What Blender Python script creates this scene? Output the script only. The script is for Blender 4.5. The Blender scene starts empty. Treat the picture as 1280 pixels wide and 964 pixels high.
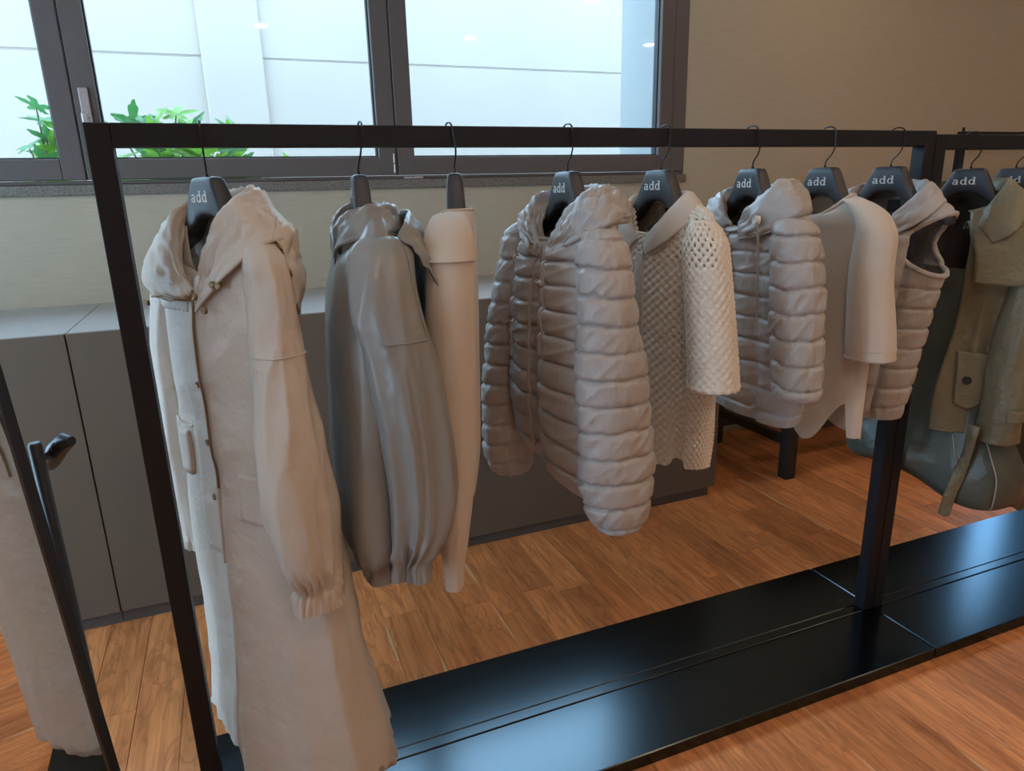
import bpy, math, random
import numpy as np
from mathutils import Matrix, Vector

S = bpy.context.scene
COL = S.collection
random.seed(7)

# ------------------------------------------------------------------ camera
YAW, PITCH, ROLL, FPX, CAM_H = 0.376355, 0.277131, -0.025127, 860.27, 1.45
_cy, _sy, _cp, _sp = math.cos(YAW), math.sin(YAW), math.cos(PITCH), math.sin(PITCH)
_fw = Vector((_sy * _cp, _cy * _cp, -_sp))
_rt = Vector((_cy, -_sy, 0))
_up = _rt.cross(_fw)
_c, _s = math.cos(ROLL), math.sin(ROLL)
_r2, _u2 = _c * _rt + _s * _up, -_s * _rt + _c * _up
cd = bpy.data.cameras.new('camera')
cam = bpy.data.objects.new('camera', cd)
COL.objects.link(cam)
cd.sensor_fit = 'HORIZONTAL'
cd.sensor_width = 36.0
cd.lens = 36.0 * FPX / 1280.0
cd.clip_start = 0.02
cam.matrix_world = Matrix(((_r2.x, _u2.x, -_fw.x, 0), (_r2.y, _u2.y, -_fw.y, 0), (_r2.z, _u2.z, -_fw.z, CAM_H), (0, 0, 0, 1)))
S.camera = cam

# ------------------------------------------------------------------ sky, lamps, exposure
W = bpy.data.worlds.new('sky')
S.world = W
W.use_nodes = True
W.node_tree.nodes['Background'].inputs[0].default_value = (0.56, 0.78, 1.0, 1)
W.node_tree.nodes['Background'].inputs[1].default_value = 9.5
S.view_settings.view_transform = 'Standard'
S.view_settings.look = 'None'
S.view_settings.gamma = 1.0
S.view_settings.use_curve_mapping = False
S.view_settings.exposure = 0.0


def lamp(x, y, z, size, power, color):
    """A warm recessed ceiling panel shining straight down."""
    d = bpy.data.lights.new('ceiling_lamp', 'AREA')
    d.shape = 'DISK'
    d.size = size
    d.energy = power
    d.color = color
    o = bpy.data.objects.new('ceiling_lamp', d)
    COL.objects.link(o)
    o.location = (x, y, z)
    return o


WARM = (1.0, 0.68, 0.42)
for lx, ly, lp in ((0.2, -0.2, 11), (1.9, -0.2, 13), (3.6, -0.2, 13), (5.4, -2.0, 10), (-1.2, 1.2, 3), (0.6, -2.2, 9), (3.0, -2.2, 9), (3.0, 2.3, 7), (5.0, 1.6, 7)):
    lamp(lx, ly, 3.23, 0.13, lp, WARM)


# ------------------------------------------------------------------ materials
def mat(name, color, rough=0.6, metal=0.0, spec=0.5, noise=0.0, nscale=8.0, bump=0.0, bscale=200.0, bdist=0.002,
        stretch=None, sheen=0.0, translucent=0.0, coat=0.0, coat_rough=0.2, tint=None):
    m = bpy.data.materials.new(name)
    m.use_nodes = True
    nt = m.node_tree
    b = nt.nodes['Principled BSDF']
    out = nt.nodes['Material Output']
    b.inputs['Base Color'].default_value = (*color, 1)
    b.inputs['Roughness'].default_value = rough
    b.inputs['Metallic'].default_value = metal
    b.inputs['Specular IOR Level'].default_value = spec
    if tint:
        b.inputs['Specular Tint'].default_value = (*tint, 1)
    if sheen:
        b.inputs['Sheen Weight'].default_value = sheen
    if coat:
        b.inputs['Coat Weight'].default_value = coat
        b.inputs['Coat Roughness'].default_value = coat_rough
    tc = nt.nodes.new('ShaderNodeTexCoord')
    src = tc.outputs['Object']
    if stretch:
        mp = nt.nodes.new('ShaderNodeMapping')
        mp.inputs['Scale'].default_value = stretch
        nt.links.new(src, mp.inputs[0])
        src = mp.outputs[0]
    if noise:
        n = nt.nodes.new('ShaderNodeTexNoise')
        n.inputs['Scale'].default_value = nscale
        n.inputs['Detail'].default_value = 4
        nt.links.new(src, n.inputs['Vector'])
        r = nt.nodes.new('ShaderNodeValToRGB')
        r.color_ramp.elements[0].position = 0.3
        r.color_ramp.elements[1].position = 0.7
        r.color_ramp.elements[0].color = (*[max(0, k * (1 - noise)) for k in color], 1)
        r.color_ramp.elements[1].color = (*[min(1, k * (1 + noise)) for k in color], 1)
        nt.links.new(n.outputs['Fac'], r.inputs[0])
        nt.links.new(r.outputs[0], b.inputs['Base Color'])
    if bump:
        n2 = nt.nodes.new('ShaderNodeTexNoise')
        n2.inputs['Scale'].default_value = bscale
        n2.inputs['Detail'].default_value = 3
        nt.links.new(src, n2.inputs['Vector'])
        bp = nt.nodes.new('ShaderNodeBump')
        bp.inputs['Strength'].default_value = bump
        bp.inputs['Distance'].default_value = bdist
        nt.links.new(n2.outputs['Fac'], bp.inputs['Height'])
        nt.links.new(bp.outputs[0], b.inputs['Normal'])
    if translucent:
        t = nt.nodes.new('ShaderNodeBsdfTranslucent')
        t.inputs[0].default_value = (*color, 1)
        mx = nt.nodes.new('ShaderNodeMixShader')
        mx.inputs[0].default_value = translucent
        nt.links.new(b.outputs[0], mx.inputs[1])
        nt.links.new(t.outputs[0], mx.inputs[2])
        nt.links.new(mx.outputs[0], out.inputs['Surface'])
    return m


def glass_mat(name, tint=(0.93, 0.98, 1.0)):
    m = bpy.data.materials.new(name)
    m.use_nodes = True
    nt = m.node_tree
    nt.nodes.remove(nt.nodes['Principled BSDF'])
    out = nt.nodes['Material Output']
    tr = nt.nodes.new('ShaderNodeBsdfTransparent')
    tr.inputs[0].default_value = (*tint, 1)
    gl = nt.nodes.new('ShaderNodeBsdfGlossy')
    gl.inputs['Roughness'].default_value = 0.02
    lw = nt.nodes.new('ShaderNodeLayerWeight')
    lw.inputs[0].default_value = 0.5
    pw = nt.nodes.new('ShaderNodeMath')
    pw.operation = 'POWER'
    pw.inputs[1].default_value = 9.5
    nt.links.new(lw.outputs['Facing'], pw.inputs[0])
    fr = nt.nodes.new('ShaderNodeMath')
    fr.operation = 'MULTIPLY_ADD'
    fr.inputs[1].default_value = 0.9
    fr.inputs[2].default_value = 0.035
    nt.links.new(pw.outputs[0], fr.inputs[0])
    mx = nt.nodes.new('ShaderNodeMixShader')
    nt.links.new(fr.outputs[0], mx.inputs[0])
    nt.links.new(tr.outputs[0], mx.inputs[1])
    nt.links.new(gl.outputs[0], mx.inputs[2])
    nt.links.new(mx.outputs[0], out.inputs['Surface'])
    return m


def wood_mat(name, per_object=True):
    """Oiled cherry parquet: long grain along Y, darker figure, and pale sapwood slivers along some plank edges."""
    m = bpy.data.materials.new(name)
    m.use_nodes = True
    nt = m.node_tree
    N, L = nt.nodes.new, nt.links.new
    b = nt.nodes['Principled BSDF']
    tc = N('ShaderNodeTexCoord')
    oi = N('ShaderNodeObjectInfo')
    off = N('ShaderNodeVectorMath'); off.operation = 'MULTIPLY_ADD'
    cmb = N('ShaderNodeCombineXYZ')
    for k in range(3):
        L(oi.outputs['Random'], cmb.inputs[k])
    off.inputs[1].default_value = (37.0, 53.0, 91.0)
    L(cmb.outputs[0], off.inputs[0])
    L(tc.outputs['Object'], off.inputs[2])

    def noise(scale, detail, vscale, dist=0.0):
        mp = N('ShaderNodeMapping'); mp.inputs['Scale'].default_value = vscale
        L(off.outputs[0], mp.inputs[0])
        n = N('ShaderNodeTexNoise'); n.inputs['Scale'].default_value = scale; n.inputs['Detail'].default_value = detail
        n.inputs['Distortion'].default_value = dist
        L(mp.outputs[0], n.inputs['Vector'])
        return n.outputs['Fac']

    def math_(op, a, bb, clamp=False):
        x = N('ShaderNodeMath'); x.operation = op; x.use_clamp = clamp
        for k, v in ((0, a), (1, bb)):
            if isinstance(v, (int, float)):
                x.inputs[k].default_value = v
            else:
                L(v, x.inputs[k])
        return x.outputs[0]

    def mix(fac, a, bb, blend='MIX'):
        x = N('ShaderNodeMix'); x.data_type = 'RGBA'; x.blend_type = blend
        if isinstance(fac, (int, float)):
            x.inputs[0].default_value = fac
        else:
            L(fac, x.inputs[0])
        for k, v in ((6, a), (7, bb)):
            if isinstance(v, tuple):
                x.inputs[k].default_value = (*v, 1)
            else:
                L(v, x.inputs[k])
        return x.outputs[2]

    grain = noise(3.0, 6, (22, 1.0, 1), 0.4)
    fine = noise(6.0, 3, (60, 1.6, 1))
    fig = noise(2.2, 3, (5, 1.1, 1), 1.8)
    ramp = N('ShaderNodeValToRGB')
    e = ramp.color_ramp.elements
    e[0].position, e[0].color = 0.28, (0.33, 0.108, 0.034, 1)
    e[1].position, e[1].color = 0.72, (0.82, 0.335, 0.122, 1)
    L(math_('ADD', math_('MULTIPLY', grain, 0.55), math_('MULTIPLY', fig, 0.45)), ramp.inputs[0])
    col = mix(math_('MULTIPLY', fine, 0.35), ramp.outputs[0], (0.33, 0.125, 0.05))
    vn = noise(2.6, 3, (6, 0.9, 1), 2.2)
    vein = math_('SUBTRACT', 1.0, math_('MULTIPLY', math_('ABSOLUTE', math_('SUBTRACT', vn, 0.5), 0), 16.0), True)
    col = mix(math_('MULTIPLY', vein, 0.38), col, (0.16, 0.055, 0.022))
    r2 = math_('FRACT', math_('MULTIPLY', oi.outputs['Random'], 13.7), 0)
    tone = N('ShaderNodeValToRGB')
    e = tone.color_ramp.elements
    e[0].position, e[0].color = 0.0, (0.82, 0.78, 0.74, 1)
    e[1].position, e[1].color = 1.0, (1.20, 1.18, 1.16, 1)
    L(r2, tone.inputs[0])
    col = mix(1.0, col, tone.outputs[0], 'MULTIPLY')
    # sapwood sliver along one edge of about a third of the planks
    sx = N('ShaderNodeSeparateXYZ'); L(tc.outputs['Object'], sx.inputs[0])
    wob = noise(1.0, 2, (0.5, 2.3, 1))
    edge = math_('SUBTRACT', math_('ADD', sx.outputs[0], math_('MULTIPLY', wob, 0.09)), 0.1095)
    has = math_('GREATER_THAN', math_('FRACT', math_('MULTIPLY', oi.outputs['Random'], 5.31), 0), 0.5)
    sap = math_('MULTIPLY', math_('MULTIPLY', edge, 500.0, True), has)
    col = mix(math_('MULTIPLY', sap, 0.75), col, (0.62, 0.40, 0.235))
    L(col, b.inputs['Base Color'])
    b.inputs['Roughness'].default_value = 0.42
    b.inputs['Specular IOR Level'].default_value = 0.3
    bp = N('ShaderNodeBump'); bp.inputs['Strength'].default_value = 0.12; bp.inputs['Distance'].default_value = 0.001
    L(grain, bp.inputs['Height']); L(bp.outputs[0], b.inputs['Normal'])
    return m


M = dict(
    wall=mat('woven_wallpaper', (0.385, 0.33, 0.245), 0.85, noise=0.06, nscale=60, bump=0.35, bscale=90, bdist=0.002, stretch=(0.15, 0.15, 4)),
    white_paint=mat('white_paint', (0.72, 0.71, 0.68), 0.8),
    ceiling=mat('ceiling_paint', (0.78, 0.76, 0.72), 0.9),
    outside=mat('white_render', (0.345, 0.295, 0.255), 0.9, noise=0.04, nscale=1.2, bump=0.2, bscale=60),
    reveal=mat('grey_reveal', (0.33, 0.34, 0.335), 0.75),
    alu=mat('bronze_aluminium', (0.100, 0.083, 0.078), 0.55, spec=0.35, noise=0.10, nscale=300, bump=0.25, bscale=900, bdist=0.0004),
    gasket=mat('gasket', (0.015, 0.016, 0.018), 0.6),
    handle=mat('satin_aluminium', (0.42, 0.37, 0.36), 0.4, metal=0.6),
    sill=mat('granite_sill', (0.135, 0.120, 0.102), 0.55, noise=0.45, nscale=160, bump=0.1, bscale=200),
    glass=glass_mat('window_glass'),
    wood=wood_mat('cherry_parquet'),
    cabinet=mat('taupe_laminate', (0.118, 0.088, 0.064), 0.5, noise=0.05, nscale=400, bump=0.08, bscale=700, bdist=0.0005),
    worktop=mat('taupe_laminate_top', (0.30, 0.28, 0.265), 0.38, noise=0.04, nscale=300),
    plinth=mat('dark_plinth', (0.075, 0.064, 0.056), 0.5),
    black_wood=mat('black_stained_wood', (0.014, 0.014, 0.013), 0.5, noise=0.3, nscale=30, stretch=(1, 1, 1)),
    steel=mat('black_powder_coat', (0.008, 0.009, 0.013), 0.5, spec=0.3, noise=0.2, nscale=500, bump=0.15, bscale=1200, bdist=0.0003),
    base=mat('black_lacquered_sheet', (0.062, 0.078, 0.088), 0.19, metal=1.0, spec=1.0, tint=(0.62, 0.80, 1.0)),
    hanger=mat('charcoal_plastic', (0.019, 0.022, 0.029), 0.45, noise=0.1, nscale=300, bump=0.12, bscale=1500, bdist=0.0003),
    wire=mat('black_wire', (0.018, 0.018, 0.020), 0.3, metal=0.6),
    print_=mat('silver_print', (0.62, 0.62, 0.60), 0.5),
    mirror=mat('mirror_silver', (0.93, 0.93, 0.92), 0.0, metal=1.0),
    mirror_frame=mat('mirror_black_frame', (0.016, 0.016, 0.018), 0.38),
    parka=mat('cream_nylon', (0.60, 0.54, 0.47), 0.5, spec=0.35, noise=0.03, nscale=10, bump=0.6, bscale=22, bdist=0.014, translucent=0.22),
    satin=mat('grey_satin', (0.235, 0.232, 0.222), 0.33, spec=0.45, noise=0.03, nscale=8, bump=0.45, bscale=15, bdist=0.012, translucent=0.06),
    knit=mat('cream_fine_knit', (0.48, 0.41, 0.34), 0.85, noise=0.03, nscale=30, bump=0.12, bscale=500, bdist=0.001, sheen=0.2),
    puff=mat('silver_grey_nylon', (0.36, 0.345, 0.335), 0.40, spec=0.4, noise=0.03, nscale=8, bump=0.6, bscale=40, bdist=0.009, stretch=(1, 1, 0.55)),
    puff_dark=mat('grey_lining', (0.17, 0.165, 0.17), 0.5, bump=0.3, bscale=30, bdist=0.006),
    puff_zip=mat('grey_zip', (0.28, 0.27, 0.275), 0.4),
    crochet=mat('cream_crochet', (0.62, 0.58, 0.51), 0.9, noise=0.08, nscale=140, bump=0.5, bscale=260, bdist=0.002),
    jersey=mat('white_jersey', (0.57, 0.52, 0.455), 0.85, noise=0.02, nscale=30, bump=0.12, bscale=700, bdist=0.0006, sheen=0.15, translucent=0.08),
    olive=mat('olive_cotton', (0.155, 0.138, 0.085), 0.45, spec=0.45, noise=0.04, nscale=14, bump=0.8, bscale=30, bdist=0.010),
    teal=mat('dark_green_nylon', (0.060, 0.066, 0.050), 0.36, spec=0.5, noise=0.12, nscale=12, bump=0.5, bscale=24, bdist=0.008),
    dark_lining=mat('black_lining', (0.020, 0.022, 0.026), 0.6),
    tag=mat('black_woven_label', (0.010, 0.011, 0.014), 0.7),
    brass=mat('antique_brass', (0.20, 0.135, 0.075), 0.35, metal=0.9),
    zip_brass=mat('bronze_zip', (0.17, 0.115, 0.06), 0.45, metal=0.5),
    cord=mat('grey_cord', (0.33, 0.31, 0.30), 0.8, bump=0.3, bscale=900),
    black_plastic=mat('black_plastic', (0.012, 0.013, 0.017), 0.25),
    leaf=mat('green_leaf', (0.17, 0.40, 0.045), 0.45, noise=0.35, nscale=9, bump=0.2, bscale=40, translucent=0.4),
    leaf_old=mat('blue_green_leaf', (0.065, 0.24, 0.07), 0.5, noise=0.3, nscale=9, bump=0.2, bscale=40, translucent=0.3),
    stem=mat('plant_stem', (0.16, 0.20, 0.07), 0.7),
    soil=mat('gravel', (0.45, 0.44, 0.42), 0.95, noise=0.3, nscale=40),
)


# ------------------------------------------------------------------ helpers
def link(name, verts, faces, m, parent=None, smooth=True, sharp=None):
    me = bpy.data.meshes.new(name)
    me.from_pydata([tuple(map(float, v)) for v in verts], [], [tuple(map(int, f)) for f in faces])
    me.update()
    if m is not None:
        me.materials.append(m)
    if smooth:
        me.polygons.foreach_set('use_smooth', [True] * len(me.polygons))
    o = bpy.data.objects.new(name, me)
    COL.objects.link(o)
    if parent is not None:
        o.parent = parent
    if sharp:
        try:
            me.set_sharp_from_angle(angle=math.radians(sharp))
        except Exception:
            pass
    return o


def tag(o, label=None, cat=None, group=None, kind=None):
    for k, v in (('label', label), ('category', cat), ('group', group), ('kind', kind)):
        if v:
            o[k] = v
    return o


def empty(name, loc, rz=0.0, label=None, cat=None, group=None, kind=None):
    o = bpy.data.objects.new(name, None)
    o.empty_display_size = 0.05
    COL.objects.link(o)
    o.location = loc
    o.rotation_euler = (0, 0, rz)
    return tag(o, label, cat, group, kind)


class MB:
    """Collects bevelled boxes, tubes and lathes into one mesh."""

    def __init__(self):
        self.v, self.f = [], []

    def add(self, v, f):
        b = len(self.v)
        self.v += [tuple(p) for p in v]
        self.f += [tuple(i + b for i in q) for q in f]
        return self

    def box(self, x0, x1, y0, y1, z0, z1, bev=0.0, R=None):
        x0, x1 = sorted((x0, x1)); y0, y1 = sorted((y0, y1)); z0, z1 = sorted((z0, z1))
        b = min(bev, (x1 - x0) / 2.01, (y1 - y0) / 2.01, (z1 - z0) / 2.01)
        if b <= 0:
            v = [(x, y, z) for z in (z0, z1) for y in (y0, y1) for x in (x0, x1)]
            f = [(0, 2, 3, 1), (4, 5, 7, 6), (0, 1, 5, 4), (2, 6, 7, 3), (0, 4, 6, 2), (1, 3, 7, 5)]
        else:
            # chamfered box: 24 vertices
            v, idx = [], {}
            X, Y, Z = (x0, x1), (y0, y1), (z0, z1)
            for i in (0, 1):
                for j in (0, 1):
                    for k in (0, 1):
                        c = (X[i], Y[j], Z[k])
                        s = (1 - 2 * i, 1 - 2 * j, 1 - 2 * k)
                        for ax in range(3):
                            p = [c[a] + (0 if a == ax else s[a] * b) for a in range(3)]
                            idx[i, j, k, ax] = len(v)
                            v.append(tuple(p))
            f = []
            for ax in range(3):
                o1, o2 = [a for a in range(3) if a != ax]
                for side in (0, 1):
                    q = []
                    for (p, r) in ((0, 0), (1, 0), (1, 1), (0, 1)):
                        t = [0, 0, 0]; t[ax] = side; t[o1] = p; t[o2] = r
                        q.append(idx[t[0], t[1], t[2], ax])
                    f.append(q)
            for ax in range(3):
                o1, o2 = [a for a in range(3) if a != ax]
                for p in (0, 1):
                    for r in (0, 1):
                        t = [0, 0, 0]; t[o1] = p; t[o2] = r
                        a = list(t); a[ax] = 0
                        c = list(t); c[ax] = 1
                        f.append([idx[a[0], a[1], a[2], o1], idx[c[0], c[1], c[2], o1], idx[c[0], c[1], c[2], o2], idx[a[0], a[1], a[2], o2]])
            for i in (0, 1):
                for j in (0, 1):
                    for k in (0, 1):
                        f.append([idx[i, j, k, 0], idx[i, j, k, 1], idx[i, j, k, 2]])
            cen = Vector(((x0 + x1) / 2, (y0 + y1) / 2, (z0 + z1) / 2))
            g = []
            for q in f:
                p = [Vector(v[i]) for i in q]
                n = (p[1] - p[0]).cross(p[2] - p[0])
                g.append(q if n.dot(p[0] + p[1] + p[2] - 3 * cen) > 0 else q[::-1])
            f = g
        if R is not None:
            v = [tuple(R @ Vector(p)) for p in v]
        return self.add(v, f)

    def tube(self, pts, r, n=10, caps=True):
        pts = [Vector(p) for p in pts]
        rs = r if isinstance(r, (list, tuple)) else [r] * len(pts)
        v, f = [], []
        prev = None
        for i, p in enumerate(pts):
            t = (pts[min(i + 1, len(pts) - 1)] - pts[max(i - 1, 0)]).normalized()
            if prev is None:
                a = Vector((0, 0, 1)) if abs(t.z) < 0.9 else Vector((1, 0, 0))
                e = t.cross(a).normalized()
            else:
                e = (prev - t * prev.dot(t)).normalized()
            prev = e
            g = t.cross(e)
            for k in range(n):
                a = 2 * math.pi * k / n
                v.append(p + (e * math.cos(a) + g * math.sin(a)) * rs[i])
        for i in range(len(pts) - 1):
            for k in range(n):
                k2 = (k + 1) % n
                f.append((i * n + k, i * n + k2, (i + 1) * n + k2, (i + 1) * n + k))
        if caps:
            f.append(tuple(range(n))[::-1])
            f.append(tuple((len(pts) - 1) * n + k for k in range(n)))
        return self.add(v, f)

    def build(self, name, m, parent=None, smooth=True, sharp=35):
        return link(name, self.v, self.f, m, parent, smooth, sharp)


def boxobj(name, m, dims, parent=None, bev=0.002, **kw):
    o = MB().box(*dims, bev=bev).build(name, m, parent, smooth=False)
    return tag(o, **kw) if kw else o


def cr(P, t):
    """Catmull-Rom through the rows of P at parameters t (0..len-1)."""
    P = np.asarray(P, float)
    n = len(P)
    i = np.clip(np.floor(t).astype(int), 0, n - 2)
    u = (t - i)
    sh = (slice(None),) + (None,) * (P.ndim - 1)
    u = u[sh]
    p1, p2 = P[i], P[i + 1]
    p0 = np.where((i > 0)[sh], P[np.maximum(i - 1, 0)], 2 * p1 - p2)
    p3 = np.where((i < n - 2)[sh], P[np.minimum(i + 2, n - 1)], 2 * p2 - p1)
    return 0.5 * (2 * p1 + (p2 - p0) * u + (2 * p0 - 5 * p1 + 4 * p2 - p3) * u ** 2 + (3 * p1 - p0 - 3 * p2 + p3) * u ** 3)


def vnoise(a, b, seed=0, per=None):
    """Smooth value noise in -1..1; periodic in a with period per."""
    rng = np.random.RandomState(seed)
    T = rng.uniform(-1, 1, (64, 64))
    a, b = np.broadcast_arrays(np.asarray(a, float), np.asarray(b, float))
    i, j = np.floor(a).astype(int), np.floor(b).astype(int)
    u, w = a - i, b - j
    u, w = u * u * u * (u * (6 * u - 15) + 10), w * w * w * (w * (6 * w - 15) + 10)
    def g(x, y):
        x = x % per if per else x
        return T[x % 64, y % 64]
    return (g(i, j) * (1 - u) + g(i + 1, j) * u) * (1 - w) + (g(i, j + 1) * (1 - u) + g(i + 1, j + 1) * u) * w


TAU = 2 * math.pi


def around(ph, k):
    return ph / TAU * k


def sstep(x, a, b):
    t = np.clip((x - a) / (b - a), 0, 1)
    return t * t * (3 - 2 * t)


class Loft:
    """A cloth tube in garment space (u along the hanger, v to the front, z up).
    rows: (z, centre u, centre v, half width u, half depth v[, exponent[, twist]]) from top to bottom."""

    def __init__(self, rows, disp=None, dip=None, hem=None, N=72, Mr=120, tw=0.0, span=None):
        self.span = span
        self.rows = np.array([tuple(r) + (2.0,) * (6 - len(r)) if len(r) < 6 else r[:6] for r in rows], float)
        self.disp, self.dip, self.hem, self.N, self.M, self.tw = disp, dip, hem, N, Mr, tw
        z = self.rows[:, 0]
        # arc parameter by true distance so that rows are evenly dense
        d = np.concatenate([[0], np.cumsum(np.linalg.norm(np.diff(self.rows[:, :5], axis=0), axis=1))])
        self.s = d / d[-1]

    def ev(self, s, ph, raw=False):
        """Position at s (0 top..1 bottom) and angle ph (0 = +u near side, pi/2 = front)."""
        s, ph = np.broadcast_arrays(np.asarray(s, float), np.asarray(ph, float))
        shp = s.shape
        s, ph = s.ravel(), ph.ravel() % TAU
        t = np.interp(s, self.s, np.arange(len(self.s)))
        R = cr(self.rows, t)
        z, cu, cv, wu, tv, p = R.T
        wu, tv = np.maximum(wu, 0.004), np.maximum(tv, 0.004)
        c, sn = np.cos(ph), np.sin(ph)
        x = wu * np.sign(c) * np.abs(c) ** (2 / p)
        y = tv * np.sign(sn) * np.abs(sn) ** (2 / p)
        nx, ny = c / wu, sn / tv
        ln = np.hypot(nx, ny)
        nx, ny = nx / ln, ny / ln
        dd = self.disp(ph, z, s) if (self.disp and not raw) else 0.0
        x, y = x + nx * dd, y + ny * dd
        if self.tw:
            k = self.tw
            x, y = x * math.cos(k) - y * math.sin(k), x * math.sin(k) + y * math.cos(k)
        zz = z.copy()
        if self.dip:
            depth, lam = self.dip[0], self.dip[1]
            pw = self.dip[2] if len(self.dip) > 2 else 2
            zz = zz - depth * np.maximum(0, sn) ** pw * np.exp(-(self.rows[0, 0] - z) / lam)
        if self.hem:
            zz = zz + self.hem(ph) * sstep(s, 0.55, 1.0)
        return np.stack([cu + x, cv + y, zz], -1).reshape(shp + (3,))

    def at(self, z, ph, off=0.0):
        """Point on the surface near height z (before dip) at angle ph, and its outward normal."""
        zs = self.rows[:, 0]
        ss = float(np.interp(-z, -zs, self.s))
        p = self.ev(ss, ph)
        a, b = self.ev(min(ss + 0.004, 1), ph), self.ev(ss, ph + 0.03)
        n = np.cross(b - p, p - a)
        ln = np.linalg.norm(n)
        n = n / ln if ln > 1e-9 else np.array([1., 0, 0])
        c = np.array([np.cos(ph), np.sin(ph), 0])
        if n @ c < 0:
            n = -n
        return p + n * off, n

    def mesh(self, holes=None, cap_top=False, cap_bot=False):
        N, Mr = self.N, self.M
        s = np.linspace(0, 1, Mr + 1)
        ph = np.arange(N) / N * TAU
        if self.span:           # an open front: each row runs from span[0](z) round the back to span[1](z)
            z = cr(self.rows, np.interp(s, self.s, np.arange(len(self.s))))[:, 0]
            a, b = self.span[0](z)[:, None], self.span[1](z)[:, None]
            P = self.ev(s[:, None], a + (b - a) * (np.arange(N) / (N - 1))[None, :])
        else:
            P = self.ev(s[:, None], ph[None, :])
        v = P.reshape(-1, 3)
        f = []
        Hm = holes(ph[None, :] + math.pi / N, (P[:-1, :, 2] + P[1:, :, 2]) / 2, np.arange(Mr)[:, None], np.arange(N)[None, :]) if holes else None
        for i in range(Mr):
            for k in range(N - 1 if self.span else N):
                if Hm is not None and Hm[i, k]:
                    continue
                k2 = (k + 1) % N
                f.append((i * N + k, (i + 1) * N + k, (i + 1) * N + k2, i * N + k2))
        if cap_top:
            f.append(tuple(range(N)))
        if cap_bot:
            f.append(tuple(Mr * N + k for k in range(N))[::-1])
        return v, f

    def build(self, name, m, root, thick=0.0, **kw):
        v, f = self.mesh(**kw)
        return garment_obj(name, v, f, m, root, thick)

    def path(self, pts, off=0.0):
        """Polyline on the surface through (z, ph) points."""
        P = np.array(pts, float)
        q = cr(P, np.linspace(0, len(P) - 1, 8 * (len(P) - 1) + 1))
        return [self.at(z, ph, off)[0] for z, ph in q]

    def patch(self, name, z0, z1, p0, p1, m, root, off=0.004, nz=14, nph=14, taper=0.0, point=0.0):
        """A raised panel (pocket flap, placket, strap) lying on the cloth."""
        v, f = [], []
        for i in range(nz + 3):
            a = min(max((i - 1) / nz, 0), 1)
            for k in range(nph + 3):
                b = min(max((k - 1) / nph, 0), 1)
                edge = i in (0, nz + 2) or k in (0, nph + 2)
                zt = z0 + (z1 - z0) * a - point * a * (1 - abs(2 * b - 1))
                w = taper * a
                phx = p0 + (p1 - p0) * (0.5 + (b - 0.5) * (1 - w))
                p, _ = self.at(zt, phx, -0.002 if edge else off)
                v.append(p)
        W_ = nph + 3
        for i in range(nz + 2):
            for k in range(nph + 2):
                f.append((i * W_ + k, (i + 1) * W_ + k, (i + 1) * W_ + k + 1, i * W_ + k + 1))
        return garment_obj(name, np.array(v), f, m, root)


def Sleeve(rows, disp=None, saddle=False, **kw):
    """A sleeve set into the shoulder: a rounded cap at the hanger's end, then the given rows."""
    keep = [r for r in rows if r[0] < 1.325]
    sg = 1 if keep[0][1] > 0 else -1
    v0, t0 = keep[0][2], keep[0][4]
    cap = [(1.373, .166, v0 - .004, .012, .014), (1.367, .175, v0 - .003, .024, t0 * .62), (1.352, .183, v0 - .002, .034, t0 * .84), (1.336, .188, v0 - .001, .040, t0 * .95)]
    if saddle:                # knitwear: the shoulder runs from the neck in one slope
        cap = [(1.408, .100, v0 - .002, .012, .022), (1.402, .118, v0, .024, t0 * .66), (1.388, .145, v0, .032, t0 * .80), (1.368, .170, v0, .036, t0 * .92), (1.340, .186, v0, .040, t0)]
    cap = [(z, sg * u, v, w, t) for z, u, v, w, t in cap]
    keep = [(z, sg * max(abs(u) - .018, .190), v, w * .82, t) for z, u, v, w, t in [r[:5] for r in keep]]
    f = (lambda ph, z, s: disp(ph, z, s) * sstep(s, 0.0, 0.10)) if disp else None
    return Loft(cap + keep, f, **kw)


def zb(root):
    """Height of the garment's own origin (its lowest point)."""
    while root.parent is not None:
        root = root.parent
    return root.location.z


def tolocal(p, root):
    return (p[0], -p[1], p[2] - zb(root))


def garment_obj(name, v, f, m, root, thick=0.0, smooth=True):
    v = np.asarray(v, float)
    z0 = zb(root)
    v = np.stack([v[:, 0], -v[:, 1], v[:, 2] - z0], -1)
    o = link(name, v, f, m, root, smooth)
    if thick:
        md = o.modifiers.new('thickness', 'SOLIDIFY')
        md.thickness = thick
        md.offset = 0
    return o


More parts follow.
